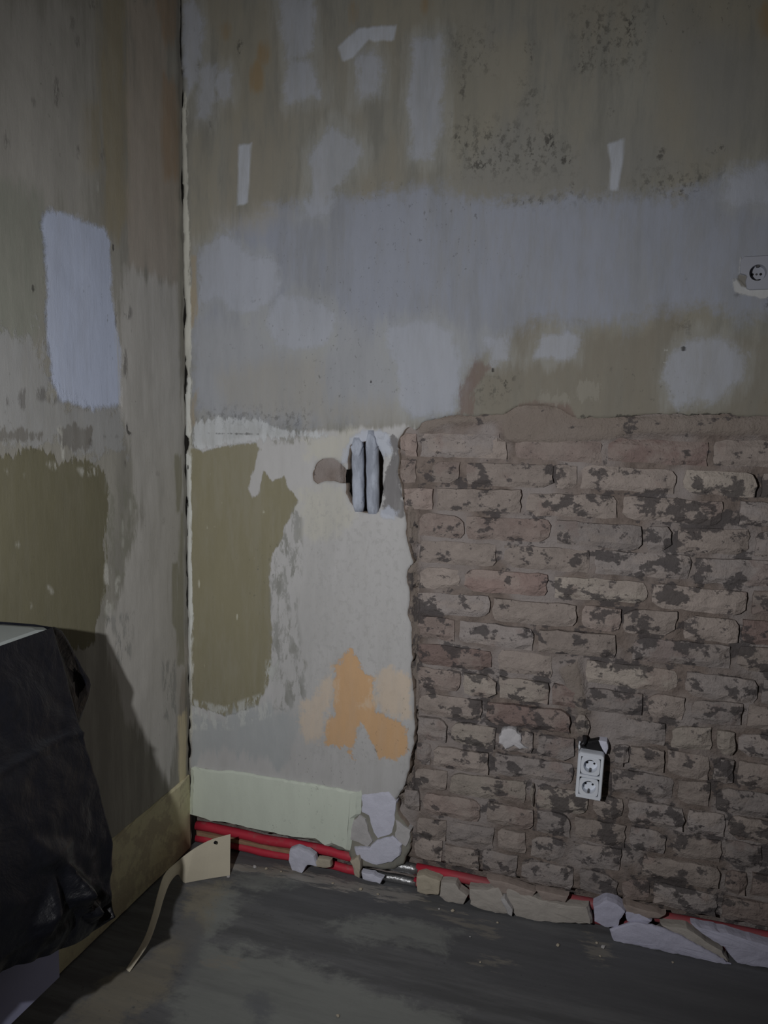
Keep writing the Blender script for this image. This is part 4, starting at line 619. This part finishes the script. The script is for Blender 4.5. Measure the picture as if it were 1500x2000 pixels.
# ================================================================== PLASTIC-COVERED CABINET ON THE LEFT WALL
n = N('black_polythene'); f = n.noise(9, 5, .6, (1, 1, 1), (0, 0, 0), .6); f2 = n.noise(60, 4, .6)
c = n.mix(f2, (.0035, .004, .006), (.009, .010, .015)); n.bump(n.math('ADD', f, n.math('MULTIPLY', f2, .12)), .012, .6); poly_mat = n.done(c, n.math('ADD', .22, n.math('MULTIPLY', f, .3)), .5)
root = empty('covered_cabinet', (.11, -1.3, .205), 'shallow white wall cabinet draped in creased black plastic sheet', 'cabinet')
EDGE = [((101, 1225), .212), ((118, 1290), .222), ((135, 1355), .238), ((152, 1422), .260), ((173, 1485), .283), ((192, 1545), .303), ((206, 1600), .317), ((214, 1645), .325), ((213, 1700), .328), ((209, 1755), .328), ((203, 1785), .325), ((188, 1810), .318)]
E3 = np.array([hit(q, 0, d) for q, d in EDGE]); zs = np.linspace(0, 1, 121); tt = np.linspace(0, 1, len(E3))
Ex = np.interp(zs, tt, E3[:, 0]); Ey = np.interp(zs, tt, E3[:, 1]); Ez = np.interp(zs, tt, E3[:, 2])
hem = lyz([(188, 1810), (150, 1836), (120, 1850), (60, 1876), (20, 1890), (0, 1906), (-60, 1920)], .318)
YN = -1.95; nu_ = 120; SV, SF = [], []
ztop, zbot = Ez[0], Ez[-1]; rs = np.random.RandomState(2)
gu = np.linspace(0, 1, nu_+1)**1.25
for j in range(len(zs)):
    for i, u in enumerate(gu):
        y = Ey[j]+(YN-Ey[j])*u; hz = np.interp(-y, -hem[:, 0], hem[:, 1]); z = ztop+(Ez[j]-ztop)*((ztop-hz)/(ztop-zbot) if u > 0 else 1)
        SV.append([Ex[j], y, z])
SV = np.array(SV); a = np.array([y_*6 for y_ in SV[:, 1]]); b_ = SV[:, 2]*6
low = np.clip((.58-SV[:, 2])/.2, 0, 1); calm = np.clip((ztop-SV[:, 2])/.09, 0, 1)
ridge = 1-np.abs(vnoise(a*.9+b_*.5, b_*.9-a*.4, 71, 3)); rid2 = 1-np.abs(vnoise(a*2.2-b_*.8, b_*2.0+a*.7, 75, 3))
SV[:, 0] += calm*(.010*(ridge-.7)+low*(.030*(rid2-.75))+.003*vnoise(a*5, b_*5, 72, 2))+.003
for (q_, A_, wy, wz, sk_) in [((98, 1728), .050, .040, .062, .5), ((165, 1772), .030, .034, .034, -.3), ((128, 1765), .034, .030, .032, .2), ((40, 1770), .035, .05, .05, -.4), ((190, 1700), .022, .028, .06, .3), ((60, 1660), .018, .06, .05, .6)]:
    y0_, z0_ = lyz([q_], .27)[0]; du, dv = (SV[:, 1]-y0_)/wy, (SV[:, 2]-z0_)/wz; SV[:, 0] += A_*np.maximum(0, 1-np.abs(du+sk_*dv)-np.abs(dv)*.8)
fold = lyz([(0, 1490), (100, 1437), (150, 1424)], .24); fz = np.interp(-SV[:, 1], -fold[::-1, 0] if fold[0, 0] > fold[-1, 0] else -fold[::-1, 0], fold[::-1, 1]); SV[:, 0] += .007*np.exp(-((SV[:, 2]-fz)/.006)**2)
nb = nu_+1
for j in range(len(zs)-1):
    for i in range(nu_): k = j*nb+i; SF.append([k, k+1, k+nb+1, k+nb])
# turn round the far end, back to the wall side
b0 = len(SV); cap = []
for j in range(len(zs)): cap += [[Ex[j]-.05, Ey[j]+.006, Ez[j]], [.02, Ey[j]-.01, Ez[j]]]
SV = np.concatenate([SV, np.array(cap)])
for j in range(len(zs)-1):
    SF.append([j*nb, (j+1)*nb, b0+2*(j+1), b0+2*j]); SF.append([b0+2*j, b0+2*(j+1), b0+2*(j+1)+1, b0+2*j+1])
sh = under(obj('plastic_sheet', mesh('plastic_sheet', SV, SF), poly_mat, smooth=True), root); sh['label'] = 'creased black plastic sheet'
flap = lyz([(101, 1226), (112, 1224), (125, 1230), (150, 1276), (180, 1328), (182, 1340), (177, 1362), (168, 1390), (156, 1420), (145, 1400), (120, 1300)], .19)
fo = under(obj('loose_flap', slab(flap, .185, .181, LEFT, 'loose_flap', 4, .0015, .004, .03), poly_mat, smooth=True), root)
zt_ = ztop; carc = simple('white_cabinet_enamel', L((88, 91, 90), (40, 1240)), .5, .06, 12, .0006)
zb_ = hit((118, 1908), 0, .2)[2]
bm = bmesh.new(); bmesh.ops.create_cube(bm, size=1)
for v in bm.verts: v.co = Vector((.012+(v.co.x+.5)*.190, -1.93+(v.co.y+.5)*(-.852+1.93), zb_+(v.co.z+.5)*(zt_-.012-zb_)))
bmesh.ops.bevel(bm, geom=bm.edges[:], offset=.004, segments=2, affect='EDGES'); under(obj('carcass', bm_mesh(bm, 'carcass'), simple('white_board_face', L((62, 62, 73), (60, 1930)), .6, .05, 10, .0005)), root)
tp = [(.003, -1.95), (.214, -1.95), (.217, -1.4), (.214, Ey[0]-.012), (.19, Ey[0]), (.10, Ey[0]-.012), (.003, Ey[0]-.05)]
under(obj('top_board', slab(tp, ztop+.004, ztop-.014, lambda u, v, d: (u, v, d), 'top_board', 5, .001, 0, .05), carc), root)
# ================================================================== CURLED STRIP ON THE FLOOR
sc_mat = simple('cream_card_strip', A((106, 101, 90), (400, 1690)), .85, .12, 12, .0008)
B = [hit(q, 2, h_) for q, h_ in [((449, 1709), 0), ((404, 1716), 0), ((362, 1724), .0), ((347, 1708), .035), ((331, 1724), .062), ((318, 1756), .07), ((304, 1798), .058), ((285, 1846), .03), ((248, 1896), .0)]]
T = []
for (q, b) in zip([(450, 1629), (412, 1640), (378, 1658), (347, 1682), (322, 1706), (309, 1742), (297, 1788), (280, 1836), (246, 1893)], B):
    # the top edge stands over a point a little off its foot: take the height at the foot's own distance from the camera
    nrm = np.array([FW[0], FW[1], 0]); d = RT*((q[0]-750)/FPX)+UP*((1000-q[1])/FPX)+FW; T.append(CAM+d*((nrm@(b-CAM))/(nrm@d)))
def catmull(P, m_=6):
    P = [np.array(p) for p in P]; out = []
    for i in range(len(P)-1):
        p0, p1, p2, p3 = P[max(i-1, 0)], P[i], P[i+1], P[min(i+2, len(P)-1)]
        for k in range(m_): t = k/m_; out.append(.5*((2*p1)+(-p0+p2)*t+(2*p0-5*p1+4*p2-p3)*t*t+(-p0+3*p1-3*p2+p3)*t**3))
    return out+[P[-1]]
Bc, Tc = catmull(B), catmull(T); V, F = [], []; rows_ = 7; ns = len(Bc)
for i in range(ns):
    tan = Bc[min(i+1, ns-1)]-Bc[max(i-1, 0)]; tan = tan/np.linalg.norm(tan); nr = np.array([-tan[1], tan[0], 0])
    for s_ in (0, 1):
        for r in range(rows_): t = r/(rows_-1); p = Bc[i]*(1-t)+Tc[i]*t+nr*(.012*math.sin(t*math.pi)*(i/ns)+.0022*s_); p[2] = max(p[2], .0); V.append(p)
for i in range(ns-1):
    a, b = i*2*rows_, (i+1)*2*rows_
    for r in range(rows_-1): F.append([a+r, b+r, b+r+1, a+r+1]); F.append([a+rows_+r, a+rows_+r+1, b+rows_+r+1, b+rows_+r])
    F.append([a, a+rows_, b+rows_, b]); F.append([a+rows_-1, b+rows_-1, b+2*rows_-1, a+2*rows_-1])
F.append([k for k in range(rows_)]+[rows_+k for k in range(rows_-1, -1, -1)])
bm = bmesh.new(); vv = [bm.verts.new(tuple(v)) for v in V]
for f_ in F: bm.faces.new([vv[i] for i in f_])
bmesh.ops.triangulate(bm, faces=[x for x in bm.faces if len(x.verts) > 4])
root = empty('curled_strip', tuple(B[2]), 'curled cream card strip standing on edge in the corner by the pipes', 'strip')
under(obj('strip_sheet', bm_mesh(bm, 'strip_sheet'), sc_mat), root)
q = hit((420, 1646), 1, B[1][1]-.004); under(obj('nail_hole', tube([(q[0], q[1]-.001, q[2]), (q[0], q[1]+.004, q[2])], .0045, 10, True, 'nail_hole'), pin_mat), root)
